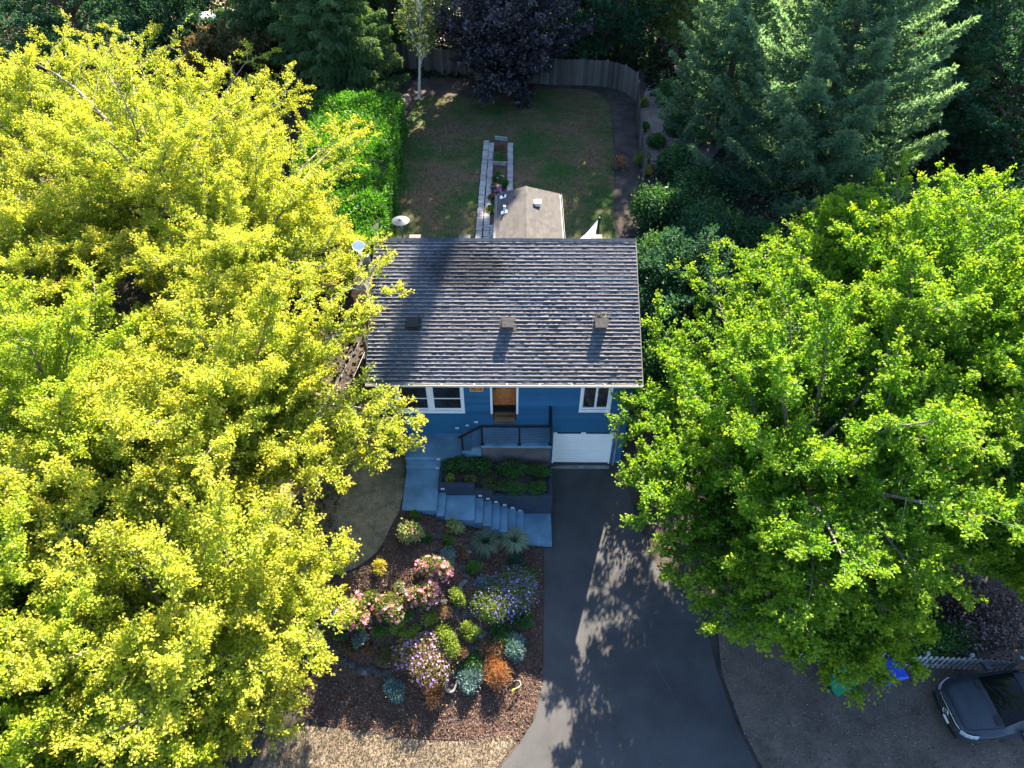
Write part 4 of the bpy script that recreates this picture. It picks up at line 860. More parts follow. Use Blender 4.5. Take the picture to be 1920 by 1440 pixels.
m_sb = lf('shrub_blue', [(.13, .22, .22), (.17, .27, .26), (.22, .32, .29), (.10, .18, .19)], trans=.25, tcol=(1.1, 1.2, .9))
m_so = lf('shrub_orange', [(.36, .17, .10), (.42, .22, .13), (.30, .14, .09), (.40, .28, .14), (.24, .22, .08)], tcol=(1.3, .9, .5))
m_sr = lf('shrub_rust', [(.22, .10, .06), (.27, .13, .08), (.18, .13, .06), (.14, .13, .05)], tcol=(1.2, .9, .5))
m_sy = lf('shrub_yellow', [(.42, .36, .06), (.5, .42, .08), (.34, .34, .06)], tcol=(1.2, 1.1, .4))
m_sv = lf('shrub_variegated', [(.30, .33, .12), (.38, .40, .18), (.18, .26, .07), (.42, .42, .22)])
m_ro = lf('rose_foliage', [(.08, .15, .03), (.12, .19, .035), (.16, .22, .04), (.2, .13, .05)])
m_as = lf('aster_foliage', [(.09, .14, .05), (.12, .17, .06), (.15, .19, .07), (.08, .12, .05)])
m_fp = lf('pink_petals', [(.60, .11, .22), (.70, .20, .31), (.74, .30, .37), (.78, .42, .46)], trans=.35, tcol=(1.1, 1, 1), patch=.05)
m_fl = lf('lavender_petals', [(.42, .22, .62), (.52, .30, .70), (.6, .4, .74)], trans=.35, tcol=(1.1, 1, 1), patch=.05)
m_fv = lf('violet_petals', [(.22, .16, .70), (.30, .22, .78), (.40, .30, .82)], trans=.35, tcol=(1.05, 1, 1.1), patch=.05)
m_fm = lf('magenta_petals', [(.5, .1, .55), (.6, .18, .65)], trans=.35, tcol=(1.1, 1, 1), patch=.05)
m_fy = lf('yellow_petals', [(.85, .62, .03), (.9, .7, .05)], trans=.35, tcol=(1.1, 1, 1), patch=.05)
m_fw = lf('white_petals', [(.75, .75, .75), (.8, .78, .8)], trans=.35, tcol=(1, 1, 1), patch=.05)
GR = 'shrubs of the front garden'
shrub('rose_bush', 'tall pale yellow green rose bush with few pink blooms at the lawn corner', 767, 1000, .42, .9, m_sv, 620, .085, .06, 'rose', None, m_fp, 14, .07)
for i, (px, py, r, h, lb, fl, n) in enumerate(((822, 1066, .48, .8, 'tall pink rose bush, topmost of the four pink ones', m_fp, 95), (786, 1108, .50, .65, 'pink rose bush, second from the top and widest open', m_fp, 95),
        (731, 1137, .42, .6, 'pink rose bush between the leftmost one and the wide one', m_fp, 60), (671, 1147, .52, .65, 'leftmost pink rose bush beside a blue green mound', m_fp, 85))):
    shrub('rose_bush', lb, px, py, r, h, m_ro, 900, .08, .055, 'rose', 'pink rose bushes in the front garden', fl, int(n * 1.3), .085)
shrub('lavender_rose', 'small lavender pink blooming plant above the row of pink roses', 748, 1104, .2, .4, m_ro, 220, .06, .04, 'flower', None, m_fl, 26, .05)
shrub('aster_bush', 'large violet flowered aster in the shade next to the driveway', 948, 1112, .92, .85, m_as, 3400, .06, .026, 'flowering shrub', None, m_fv, 620, .03, sy=1.15)
shrub('aster_bush', 'large sunlit aster with purple blooms and yellowing leaves above the rocks', 780, 1232, .92, .8, lf('aster_yellowing', [(.22, .20, .06), (.28, .22, .08), (.16, .18, .05), (.3, .2, .10)]), 3400, .06, .03, 'flowering shrub', None, m_fl, 560, .04)
for px, py, r, h, mt, lb, nm, n, L_, W_ in (
    (778, 968, .20, .35, m_sg, 'small leaning green tuft below the upper path slab', 'small_shrub', 260, .07, .03),
    (851, 988, .24, .35, m_sv, 'small cream variegated plant below the first landing', 'small_shrub', 240, .09, .055),
    (843, 1013, .22, .42, m_sg, 'small upright green shrub under the cream variegated plant', 'small_shrub', 340, .06, .04),
    (709, 1063, .22, .25, m_sy, 'golden yellow low plant near the curved lawn edging', 'small_shrub', 240, .08, .04),
    (888, 1064, .26, .34, m_sg, 'round bright green shrub left of the violet aster', 'round_shrub', 420, .05, .035),
    (985, 1082, .36, .40, m_sd, 'dark green mound right of the violet aster by the driveway', 'round_shrub', 620, .06, .04),
    (966, 1052, .26, .35, lf('deep_teal', [(.03, .09, .06), (.04, .11, .07)]), 'dark teal mound under the pale fountain grass', 'round_shrub', 360, .05, .035),
    (838, 1045, .3, .4, m_sb, 'blue green shrub tucked behind the topmost pink rose', 'round_shrub', 360, .06, .03),
    (858, 1118, .27, .5, m_sl, 'upright lime green shrub in the middle of the garden', 'round_shrub', 520, .06, .045),
    (911, 1142, .50, .72, m_sl, 'big lime green shrub with pinkish top leaning on the violet aster', 'round_shrub', 1500, .06, .045),
    (803, 1160, .24, .36, m_sl, 'small lime shrub right of the lower stepping rocks', 'round_shrub', 340, .06, .04),
    (632, 1153, .29, .38, m_sb, 'blue green mound at the left end of the rose row', 'round_shrub', 520, .06, .03),
    (710, 1183, .23, .35, m_sg, 'small green ball between the roses and the sunlit aster', 'round_shrub', 360, .05, .035),
    (745, 1173, .24, .35, m_sl, 'olive lime mound at the upper left of the sunlit aster', 'round_shrub', 340, .06, .04),
    (675, 1198, .24, .36, m_sb, 'small blue shrub below the leftmost pink rose', 'blue_shrub', 420, .07, .025),
    (836, 1204, .42, .75, m_sl, 'tall lime green shrub right of the sunlit aster', 'round_shrub', 1100, .06, .045),
    (881, 1183, .29, .42, m_sl, 'bright lime ball shrub beside the drip hose', 'round_shrub', 560, .05, .035),
    (720, 1228, .30, .3, lf('olive_mound', [(.11, .12, .035), (.15, .15, .05), (.13, .09, .05)]), 'olive mound left of the sunlit aster', 'round_shrub', 460, .06, .04),
    (690, 1214, .22, .26, m_sr, 'small rusty orange shrub beside the olive mound', 'small_shrub', 260, .06, .03),
    (938, 1190, .40, .35, m_sd, 'low dark green spreading plant below the violet aster', 'round_shrub', 460, .07, .03),
    (920, 1215, .42, .38, m_sr, 'rusty heather like shrub above the orange bush', 'small_shrub', 520, .07, .025),
    (832, 1148, .28, .28, lf('dry_tuft', [(.34, .24, .13), (.28, .18, .11), (.22, .14, .10)]), 'dry tan tuft in the middle of the garden', 'small_shrub', 340, .09, .02),
    (867, 1222, .26, .26, m_sr, 'low brownish shrub above the rock wall', 'small_shrub', 260, .06, .03),
    (858, 1250, .36, .22, lf('moss', [(.07, .10, .025), (.1, .12, .03)]), 'low mossy plant along the foot of the rock wall', 'small_shrub', 420, .05, .03),
    (967, 1214, .33, .42, m_sb, 'blue spruce ball closest to the driveway', 'blue_shrub', 760, .08, .03),
    (880, 1275, .36, .40, m_sb, 'pale blue spruce ball right of the stone basin', 'blue_shrub', 800, .08, .03),
    (736, 1296, .29, .40, m_sb, 'blue spruce ball lowest and leftmost on the mulch', 'blue_shrub', 640, .08, .03),
    (931, 1258, .46, .55, m_so, 'orange leaved barberry shrub beside the sprinkler stake', 'orange_shrub', 1300, .07, .025),
    (814, 1304, .33, .38, m_so, 'orange pink barberry shrub left of the stone basin', 'orange_shrub', 1000, .07, .025)):
    shrub(nm, lb, px, py, r, h, mt, n, L_, W_, 'shrub', GR, spiky=.7 if nm in ('orange_shrub', 'blue_shrub') else 0, up=.6 if nm == 'orange_shrub' else .2)
for px, py, r_, h, mt, lb in ((655, 1215, .3, .25, m_sr, 'low rusty plant at the lower left of the garden slope'), (760, 1150, .26, .3, m_sg, 'green mound under the second pink rose'), (905, 1090, .25, .25, m_sb, 'silvery plant between the round green shrub and the lime bush'),
        (980, 1160, .32, .3, m_sd, 'dark trailing plant under the violet aster beside the driveway'), (868, 1040, .2, .25, m_sr, 'small rusty tuft left of the dark fountain grass'), (770, 1185, .3, .3, m_sl, 'yellowish plant tucked above the sunlit aster'), (640, 1190, .22, .2, m_sg, 'small green tuft on the lower left slope'),
        (890, 1240, .3, .2, m_sd, 'dark creeping plant above the pale blue spruce ball'), (700, 1120, .24, .3, m_ro, 'leafy green plant between the two left pink roses'), (800, 1010, .18, .2, m_sd, 'small dark tuft on the mulch below the landing')):
    shrub('small_plant', lb, px, py, r_, h, mt, 300, .07, .04, 'shrub', GR)
def fountain(label, px, py, rad, hgt, mat, n=420, at=None):
    x, y, z = G(px, py, hgt * .4) if at is None else at; T = thing('fountain_grass', label, 'ornamental grass', (x, y, z)); q = Q()
    for i in range(n):
        a = RNG.uniform(0, 2 * np.pi); r = rad * RNG.uniform(.35, 1.1); h = hgt * RNG.uniform(.7, 1.15); t = np.linspace(0, 1, 6)[:, None]
        d = np.array([math.cos(a), math.sin(a), 0]); pts = np.array([x, y, z]) + d * .05 + d * r * t ** 1.25 + UP * (h * np.sin(t * 2.35) * 1.0)
        w_ = .011 * np.array([1, 1.2, 1.1, .9, .6, .1])[:, None]; sd_ = np.array([-d[1], d[0], 0]) * w_
        v = np.empty((12, 3)); v[0::2] = pts - sd_; v[1::2] = pts + sd_; q.add(v, [[k * 2, k * 2 + 1, k * 2 + 3, k * 2 + 2] for k in range(5)])
    q.build('blades', mat, T); return T
fountain('dark green fountain grass below the front steps', 910, 1022, .62, .62, lf('grass_dark', [(.07, .12, .08), (.10, .16, .10), (.13, .19, .12)]), 620)
fountain('pale striped fountain grass at the foot of the steps', 964, 1018, .60, .55, lf('grass_pale', [(.20, .28, .17), (.28, .36, .22), (.36, .42, .28), (.15, .22, .13)]), 560)
fountain('straw tinted grass clump under the left tree edge', 582, 1208, .4, .45, lf('grass_straw', [(.26, .25, .12), (.32, .30, .15)]), 260)
# planter behind the steps
for i, (x, y, r, h, lb, mt, sx_) in enumerate(((-2.25, -1.55, .42, .50, 'leftmost dark green bush in the raised planter', m_sd, 1.55), (-1.35, -1.5, .40, .48, 'second dark green bush of the planter row', m_sd, 1.6), (-.15, -1.5, .45, .62, 'tallest dark green bush in the middle of the planter row', m_sd, 1.55), (.85, -1.5, .44, .56, 'rightmost dark green bush of the planter row by the garage', m_sd, 1.35))):
    shrub('planter_bush', lb, 0, 0, r, h, mt, 900, .075, .05, 'shrub', 'bushes in the raised planter', sx=sx_, at=(x, y, soilz(x, y) - .08))
for x, y, r, h, lb, mt, sx_ in ((-2.45, -2.15, .22, .26, 'small yellowish plant at the left end of the planter', m_sl, 1), (-1.7, -2.2, .28, .30, 'yellow green plant at the front of the planter', lf('yellowish_green', [(.14, .16, .03), (.18, .19, .04), (.09, .13, .03)]), 1.2), (-.75, -2.15, .42, .36, 'loose olive ground cover in the middle of the planter', lf('olive_cover', [(.07, .10, .035), (.09, .12, .04)]), 1.2),
        (.1, -2.3, .46, .46, 'dark ground cover spilling over the planter front wall', m_sd, 1.2), (.95, -2.28, .46, .48, 'dark ground cover at the right planter corner', m_sd, 1.1)):
    shrub('ground_cover', lb, 0, 0, r, h, mt, 650, .06, .04, 'shrub', 'low plants in the raised planter', sx=sx_, at=(x, y, soilz(x, y) - .06))
# shrubs round the sides and back
for px, py, r, h, mt, lb, n, L_ in (
    (1207, 192, .42, .6, m_sl, 'lime ball shrub beyond the side fence, farthest of three', 420, .09), (1207, 237, .45, .65, m_sg, 'green ball shrub beyond the side fence, middle one', 480, .09), (1205, 298, .55, .7, m_sl, 'yellow green shrub just beyond the side fence', 480, .1), (1212, 318, .34, .5, m_sy, 'bright yellow shrub at the near end of the side fence', 300, .1),
    (1258, 172, 1.1, 1.7, m_leafD, 'loose dark shrub on the bare dirt behind the fence', 900, .14), (1228, 262, .75, .8, m_sd, 'dark spiky plant on the bare dirt beyond the fence', 500, .14),
    (1165, 305, .6, 1.0, m_sr, 'thin rust tinted bush against the right side bed of the lawn', 300, .1), (1100, 130, .9, 1.4, m_leafO, 'thin arching shrub in front of the back fence', 260, .12)):
    shrub('garden_shrub', lb, px, py, r, h, mt, n, L_, L_ * .6, 'shrub', None)
for x, y, r, h, lb, mt in ((7.2, 13.6, 1.6, 2.6, 'large dark bush behind the right end of the ridge', m_leafD), (9.3, 11.0, 1.9, 3.0, 'large dark bush under the fir beside the house', m_leafT), (6.6, 9.2, 1.2, 2.6, 'dark bush close to the right rear wall of the house', m_leafT), (6.3, 2.5, 1.15, 4.6, 'glossy green bush along the right wall of the house', m_leafD), (10.6, 15.6, 1.7, 2.2, 'dark bush between the side fence and the fir', m_leafT), (12.8, 10.5, 1.9, 2.6, 'dark bush in the gap between fir and maple', m_leafD), (6.4, 4.6, 1.1, 4.2, 'dark green bush by the right gable wall', m_leafT)):
    shrub('evergreen_bush', lb, 0, 0, r, h, mt, 2600, .17, .10, 'shrub', 'evergreen bushes right of the house', at=Z(x, y))
for px, py, r_, h, lb in ((1275, 300, 1.3, 2.2, 'dark bush on the bare dirt nearest the large fir'), (1300, 360, 1.5, 2.6, 'dark bush between the bare dirt and the maple'), (1330, 430, 1.7, 2.8, 'broad dark bush under the lowest fir boughs'), (1250, 390, 1.3, 2.2, 'dark bush at the near end of the side fence'), (1390, 450, 1.7, 2.6, 'dark bush behind the top of the maple'), (1280, 230, 1.0, 1.5, 'small dark bush in the middle of the bare dirt'), (1240, 470, 1.4, 2.8, 'dark bush filling the gap beside the ridge end')):
    x_, y_, z_ = G(px, py, h * .5); shrub('evergreen_bush', lb, 0, 0, r_, h, m_leafD, 3400, .16, .09, 'shrub', 'evergreen bushes right of the house', at=(x_, y_, z_))
shrub('climbing_bush', 'glossy green bush at the left front corner under the eave', 735, 735, .55, 2.6, m_leafD, 2200, .1, .07, 'shrub', None, at=Z(-5.0, -.75))
shrub('purple_shrub', 'dark purple leaved shrub at the right edge behind the picket fence', 1890, 1165, 1.9, 2.6, lf('purple_pink', [(.03, .014, .022), (.05, .022, .03), (.07, .035, .045)], gloss=.1), 3600, .10, .07, 'shrub', None, at=Z(17.0, -7.2))
shrub('conifer_hedge', 'dark green feathery hedge behind the white picket fence', 1790, 1215, 1.3, 1.7, m_sd, 4200, .10, .04, 'hedge', None, sx=1.5, sy=.6, at=Z(14.7, -7.7))
#PART4
# ------------------------------------------------------------------ fences
m_fence = LEAF('grey_fence_wood', [(.07, .062, .056), (.11, .10, .092), (.15, .135, .12), (.085, .075, .07)], 0, patch=.15, gloss=0)
def board_fence(name, label, pts, H, mat=m_fence, bw=.19, cat='fence'):
    pts = np.array(pts, float); T = thing(name, label, cat, (pts[0][0], pts[0][1], g(*pts[0])))
    q = Q(); rq = Q()
    for a, b in zip(pts[:-1], pts[1:]):
        L = np.linalg.norm(b - a); d = (b - a) / L; nn = np.array([-d[1], d[0]]); k = max(1, int(L / bw))
        for i in range(k):
            c = a + d * (i + .5) * L / k; z = g(*c); h = H + RNG.uniform(-.03, .03); o = nn * RNG.uniform(-.008, .008)
            q.obox((c[0] + o[0], c[1] + o[1], z + h / 2), (*(d * L / k * .46), 0), (*(nn * .011), 0), (RNG.normal() * .004, 0, h / 2))
        for hz_ in (.35, H - .3):
            rq.bar((*(a + nn * .035), g(*a) + hz_), (*(b + nn * .035), g(*b) + hz_), .04, .09)
    q.build('boards', mat, T); rq.build('rail', mat, T)
    for p in pts:
        pq = Q(); z = g(*p); pq.box(p[0] - .055, p[0] + .055, p[1] - .055, p[1] + .055, z - .2, z + H + .06); pq.build('post', mat, T)
    return T
bf = [P2(640, 118), P2(735, 128), P2(830, 140), P2(940, 152), P2(1040, 160), P2(1090, 160), P2(1135, 163), P2(1168, 172), P2(1190, 186)]
board_fence('board_fence', 'weathered grey board fence along the back of the lawn, curving at its right end', bf, 1.75)
sf = [P2(1193, 190), P2(1195, 230), P2(1199, 285), P2(1206, 340)]
board_fence('board_fence', 'weathered grey board fence along the right side of the back lawn', sf, 1.35)
drape(smooth_poly([P2(1152, 180), P2(1190, 195), P2(1203, 345), P2(1195, 445), P2(1152, 445), P2(1153, 340), P2(1150, 260)], 1), 'side_bed', m_soil, .4, .034)
# brick lined flower strip behind the wing
strip = thing('flower_bed', 'narrow raised flower bed between two rows of grey edging blocks behind the wing', 'flower bed', (*P2(938, 350), 2.8))
m_paver = None
def block_row(px0, py0, px1, py1, wd, name):
    a = P2(px0, py0); b = P2(px1, py1); L = np.linalg.norm(b - a); d = (b - a) / L; nn = np.array([-d[1], d[0]]); k = int(L / .25); q = Q()
    for i in range(k):
        c = a + d * (i + .5) * L / k; z = g(*c); q.obox((*(c + nn * RNG.uniform(-.015, .015)), z + .06 + RNG.uniform(-.012, .012)), (*(d * L / k * .47), 0), (*(nn * wd), RNG.uniform(-.008, .008)), (0, 0, .09))
    m, t, o = new_mat('edging_block'); bs = nd(t, 'ShaderNodeBsdfPrincipled'); bs.inputs['Roughness'].default_value = .9
    c = ramp(t, nd(t, 'ShaderNodeNewGeometry').outputs['Random Per Island'], [(0, (.22, .21, .205)), (.5, (.29, .275, .26)), (1, (.36, .33, .30))]); c = mixc(t, 1, c, ramp(t, noise(t, 40), [(.3, (.75,) * 3), (.7, (1.2,) * 3)]), 'MULTIPLY')
    t.links.new(c, bs.inputs['Base Color']); t.links.new(bs.outputs[0], o.inputs[0])
    return q.build(name, m, strip)
block_row(912, 268, 897, 455, .16, 'edging_blocks'); block_row(922, 272, 911, 455, .15, 'edging_blocks'); block_row(957, 272, 956, 372, .16, 'edging_blocks')
q = Q(); a, b, c, d = P2(926, 264), P2(952, 266), P2(950, 440), P2(915, 440); v = [(*p, g(*p) + .07) for p in (a, b, c, d)]; q.add(v[::-1], [[0, 1, 2, 3]]); q.build('bed_soil', m_mulch, strip)
for (x0, y0), (x1, y1) in (((928, 264), (951, 266)), ((925, 311), (950, 313))):
    a, b = P2(x0, y0), P2(x1, y1); q = Q(); q.bar((*a, g(*a) + .15), (*b, g(*b) + .15), .12, .26); q.build('timber', M('grey_timber', (.27, .26, .25), .9, var=.3, scale=5), strip)
for px, py, r, h, mt, lb, fl, fn in ((940, 281, .42, .3, m_sr, 'sparse reddish plant at the far end of the flower strip', None, 0), (938, 297, .52, .6, m_sd, 'bushy dark green plant in the far half of the flower strip', None, 0), (932, 332, .42, .5, m_sd, 'green plant with one white bloom in the flower strip', m_fw, 4),
        (944, 345, .3, .4, m_sd, 'small dark green plant beside the right edging blocks', None, 0), (930, 354, .38, .4, m_sd, 'violet flowering clump in the flower strip', m_fm, 70), (925, 371, .34, .35, m_sr, 'dark red plant in the flower strip', None, 0), (921, 394, .3, .3, m_sd, 'yellow flowering clump beside the wing gutter', m_fy, 75), (926, 385, .2, .3, m_sd, 'small pale violet bloom between the yellow and dark red plants', m_fl, 14)):
    shrub('bed_plant', lb, px, py, r, h, mt, 420, .09, .05, 'flower', None, fl, fn, .085, 'blossoms')
pp = [P2(913, 425), P2(930, 425), P2(930, 450), P2(910, 450)]
chips('white_pebbles', np.array(pp), 700, .07, LEAF('pale_pebble', [(.4, .4, .42), (.55, .55, .57), (.3, .3, .32)], 0, gloss=.03), .7, 'pale pebbles between the edging blocks and the wing wall', 'pebbles', .08)
# patio heater
hx, hy, _ = atz(750.5, 411, 5.05); hz0 = g(hx, hy)
pt = thing('patio_heater', 'grey mushroom shaped patio heater on a pole at the near left of the back lawn', 'patio heater', (hx, hy, hz0)); c = (hx, hy, hz0); top = 5.05 - hz0
m_steel = M('grey_steel', (.06, .075, .09), .6, .0, var=.1)
q = Q(); q.lathe([(.001, top + .03), (.07, top + .03), (.09, top), (.2, top - .02), (.22, top - .035), (.42, top - .085), (.44, top - .10), (.43, top - .11), (.2, top - .05), (.001, top - .03)], c, 32); q.build('heat_reflector', m_steel, pt)
q = Q(); q.lathe([(.001, top - .05), (.10, top - .12), (.09, top - .36), (.12, top - .38), (.05, top - .45), (.03, top - .5)], c, 16); q.build('burner', m_metal, pt)
q = Q(); q.tube([(hx, hy, hz0 + .7), (hx, hy, hz0 + 1.3), (hx, hy, 5.05 - .45)], .035, 10); q.build('pole', m_steel, pt)
q = Q(); q.lathe([(.001, .78), (.2, .76), (.23, .7), (.23, .06), (.27, .04), (.27, 0)], c, 20); q.build('base', m_steel, pt)
# shade sail and its post
a = np.array(aty(1121, 412, 12)); b = np.array(aty(1086, 449, 10.6)); c2 = np.array(aty(1116, 449, 10.4))
ss = thing('shade_sail', 'white triangular shade sail strung from a dark post behind the ridge', 'shade sail', (a[0], a[1], g(a[0], a[1])))
q = Q(); n_ = 8
for i in range(n_):
    for j in range(n_ - i):
        def pt_(i, j):
            u, v = i / n_, j / n_; w_ = 1 - u - v; s_ = u * v + v * w_ + u * w_; p = a * w_ + b * u + c2 * v; m_ = (a + b + c2) / 3
            return p + (m_ - p) * s_ * .22 - UP * s_ * .3
        q.add([pt_(i, j), pt_(i + 1, j), pt_(i, j + 1), pt_(i, j + 1)] if i + j == n_ - 1 else [pt_(i, j), pt_(i + 1, j), pt_(i + 1, j + 1), pt_(i, j + 1)], [[0, 1, 2, 3]], smooth=True)
me_sail = q.build('sail', M('sail_cloth', (.62, .68, .74), .8, var=.05), ss)
sp_ = np.array(aty(1122, 410, 12.1)); q = Q(); z0 = g(sp_[0], sp_[1]); q.tube([(sp_[0] + .05, sp_[1], z0 - .1), (sp_[0] + .05, sp_[1], (z0 + sp_[2]) / 2), (sp_[0] + .05, sp_[1], sp_[2] + .08)], .05, 8); q.build('post', m_black, ss)
# blue tarp at the top left, stump by the hedge
x, y, z = G(372, 38); q = Q(); n_ = 14; X, Y = np.meshgrid(np.linspace(-1.6, 1.6, n_), np.linspace(-1.2, 1.2, n_)); Zt = .5 * np.exp(-(X ** 2 + Y ** 2) / 1.1) + .09 * np.sin(X * 5 + Y * 2) * np.cos(Y * 4) + .1
i = np.arange(n_ - 1)[:, None] * n_ + np.arange(n_ - 1)[None]; q.add(np.stack([X + x, Y + y, Zt + z], -1).reshape(-1, 3), np.stack([i, i + 1, i + n_ + 1, i + n_], -1).reshape(-1, 4), smooth=True)
tag(q.build('tarp', M('blue_tarp', (.10, .24, .36), .5, var=.5, scale=1.5, col2=(.35, .5, .55)), None, (x, y, z)), 'crumpled pale blue tarp on the bare patch at the top left', 'tarp')
drape(smooth_poly([P2(300, 45), P2(460, 45), P2(440, 2), P2(330, 2)], 1), 'bare_patch', M('tan_soil', (.36, .24, .15), .95, var=.2, fine=.3), .8, .05)
x, y, z = G(388, 6); st = thing('bare_tree', 'bare brown trunk standing on the tan patch at the top left edge', 'tree trunk', (x, y, z)); q = Q(); q.tube([(x, y, z - .2), (x, y, z + .6), (x + .1, y + .1, z + 4), (x, y, z + 8)], [.55, .38, .32, .2], 10); q.build('trunk', m_barkd, st)
for px, py, w_, h_, lb in ((753, 200, .5, .55, 'grey weathered stump at the far end of the laurel hedge'), (762, 188, .35, .4, 'smaller grey stump beside the hedge corner stump')):
    x, y, z = G(px, py); q = Q(); k = 9; pr = [(w_ * .9, 0), (w_ * .7, h_ * .3), (w_ * .6, h_ * .9), (w_ * .45, h_), (.001, h_ * .95)]; q.lathe(pr, (x, y, z - .05), k); q.v[0] += rnd(*q.v[0].shape) * .035; tag(q.build('stump', m_cedarwood, None, (x, y, z)), lb, 'stump')
# ------------------------------------------------------------------ garden rocks, edging, hoses, basin
m_rock = M('dark_basalt', (.034, .031, .030), .9, var=.45, scale=4, fine=.35, fscale=30, bump=.5, bscale=20)
def rock(x, y, z, s, q):
    bm = bmesh.new(); bmesh.ops.create_icosphere(bm, subdivisions=2, radius=1); sc_ = np.array([s * RNG.uniform(.8, 1.4), s * RNG.uniform(.6, 1.1), s * RNG.uniform(.45, .75)]); a = RNG.uniform(0, 6.3)
    v = np.array([p.co[:] for p in bm.verts]); kd = norm(rnd(9, 3)); lim = U(.55, .9, 9)
    for d_, l_ in zip(kd, lim): t_ = v @ d_; v = v - np.clip(t_ - l_, 0, None)[:, None] * d_
    v = v * sc_; v = np.stack([v[:, 0] * math.cos(a) - v[:, 1] * math.sin(a), v[:, 0] * math.sin(a) + v[:, 1] * math.cos(a), v[:, 2]], 1) + [x, y, z]
    f = [[w_.index for w_ in fc.verts] for fc in bm.faces]; bm.free(); q.add(v, [[a_, b_, c_, c_] for a_, b_, c_ in f])
def rock_line(label, pix, n, s):
    pix = np.array(pix, float); L = np.concatenate([[0], np.cumsum(np.linalg.norm(np.diff(pix, axis=0), axis=1))]); T = None
    for t in np.linspace(0, L[-1], n):
        px = np.interp(t, L, pix[:, 0]) + RNG.normal() * 3; py = np.interp(t, L, pix[:, 1]) + RNG.normal() * 3; x, y, z = G(px, py)
        if T is None: T = thing('rock_wall', label, 'rock wall', (x, y, z))
        q = Q(); rock(x, y, z + s * .1, s * RNG.uniform(.65, 1.35), q); q.build('rock', m_rock, T)
rock_line('line of dark rocks running down from the landing beside the mulch', [(818, 968), (822, 1000), (815, 1025), (806, 1040)], 12, .15)
rock_line('line of dark rocks beside the dark fountain grass', [(878, 1000), (872, 1035), (865, 1070), (872, 1090), (862, 1108)], 15, .2)
rock_line('terrace of dark rocks curving between the rose row and the sunlit aster', [(612, 1130), (650, 1175), (700, 1170), (755, 1155), (800, 1140), (830, 1125), (850, 1145), (880, 1150)], 40, .19)
rock_line('lower terrace of dark stacked rocks right of the sunlit aster', [(823, 1252), (835, 1240), (850, 1232), (870, 1226), (885, 1222), (900, 1205), (912, 1192)], 26, .17)
rock_line('second course of dark stacked rocks under the lower terrace', [(828, 1244), (842, 1233), (858, 1225), (876, 1218)], 12, .15)
rock_line('dark rocks along the lower left slope under the trees', [(600, 1190), (625, 1225), (660, 1245), (700, 1258), (730, 1262)], 22, .2)
rock_line('low row of dark rocks along the verge below the mulch', [(600, 1352), (640, 1364), (690, 1372), (745, 1384)], 14, .12)
q = Q(); pts = []
for t in np.linspace(0, 1, 40):
    px, py = [np.interp(t, np.linspace(0, 1, 8), v) for v in ((752, 738, 727, 713, 695, 672, 645, 620), (962, 990, 1012, 1032, 1050, 1066, 1079, 1086))]; x, y, z = G(px, py); pts.append((x, y, z + .05))
q.tube(pts, .04, 6); tag(q.build('lawn_edging', m_black, None, pts[0]), 'black plastic edging strip curving between the front lawn and mulch bed', 'edging')
m_hose = M('pale_hose', (.17, .17, .16), .5, var=.1)
for lb, pix in (('pale drip hose between the roses and the lime shrub', [(811, 1124), (818, 1132), (828, 1134), (835, 1138)]), ('pale drip hose end arching beside the bright lime ball', [(853, 1152), (858, 1160), (861, 1170), (861, 1178)]), ('pale drip hose crossing the lower rock terrace', [(873, 1214), (876, 1224), (883, 1232), (888, 1243)])):
    pts = []
    for i_, (px, py) in enumerate(pix): x, y, z = G(px, py); pts.append((x, y, z + .06 + .08 * (i_ in (1, 2))))
    pts = np.array(pts); pts = np.concatenate([bez(pts[0], pts[1], (pts[1] + pts[2]) / 2, 6), bez((pts[1] + pts[2]) / 2, pts[2], pts[3], 6)[1:]]); q = Q(); q.tube(pts, .014, 6); tag(q.build('drip_hose', m_hose, None, pts[0]), lb, 'hose')
sx0, sy0, sz0 = G(964, 1302); spk = thing('sprinkler', 'garden sprinkler on a stake with a pale curved hose and yellow nozzle', 'sprinkler', (sx0, sy0, sz0))
pts = []
for px, py, h in ((951, 1280, .05), (962, 1278, .10), (974, 1281, .22), (977, 1290, .3), (972, 1296, .34), (966, 1299, .36)): x, y, z = G(px, py); pts.append((x, y, z + h))
q = Q(); q.tube(pts, .022, 7); q.build('hose', m_hose, spk)
e = np.array(pts[-1]); q = Q(); q.tube([e, e + [-.06, -.03, .0], e + [-.13, -.07, -.01]], [.03, .035, .022], 8); q.build('nozzle', M('yellow_plastic', (.7, .5, .04), .4), spk)
q = Q(); q.tube([(e[0], e[1], sz0 - .05), (e[0], e[1], sz0 + .2), (e[0], e[1], e[2])], .015, 6); q.build('stake', m_black, spk)
x, y, z = G(847, 1284); bs_ = thing('stone_basin', 'pale grey oblong stone basin lying on the mulch between orange and blue shrubs', 'basin', (x, y, z))
q = Q(); k = 28; a = np.arange(k) / k * 2 * np.pi
def se(rx, ry, zz):
    c_, s_ = np.cos(a), np.sin(a); p = np.stack([np.sign(c_) * np.abs(c_) ** .6 * rx, np.sign(s_) * np.abs(s_) ** .6 * ry, np.full(k, zz)], 1)
    th = R(-14); return np.stack([p[:, 0] * math.cos(th) - p[:, 1] * math.sin(th), p[:, 0] * math.sin(th) + p[:, 1] * math.cos(th), p[:, 2]], 1) + [x, y, z]
rings = [se(.17, .30, 0), se(.20, .33, .16), se(.185, .315, .175), se(.14, .27, .17), se(.12, .24, .07), se(.001, .001, .06)]
j = np.arange(k)[None]; i = np.arange(5)[:, None] * k; q.add(np.concatenate(rings), np.stack([i + j, i + (j + 1) % k, i + k + (j + 1) % k, i + k + j], -1).reshape(-1, 4)); q.build('bowl', M('pale_stone', (.13, .125, .118), .9, var=.2, scale=8, fine=.2), bs_)
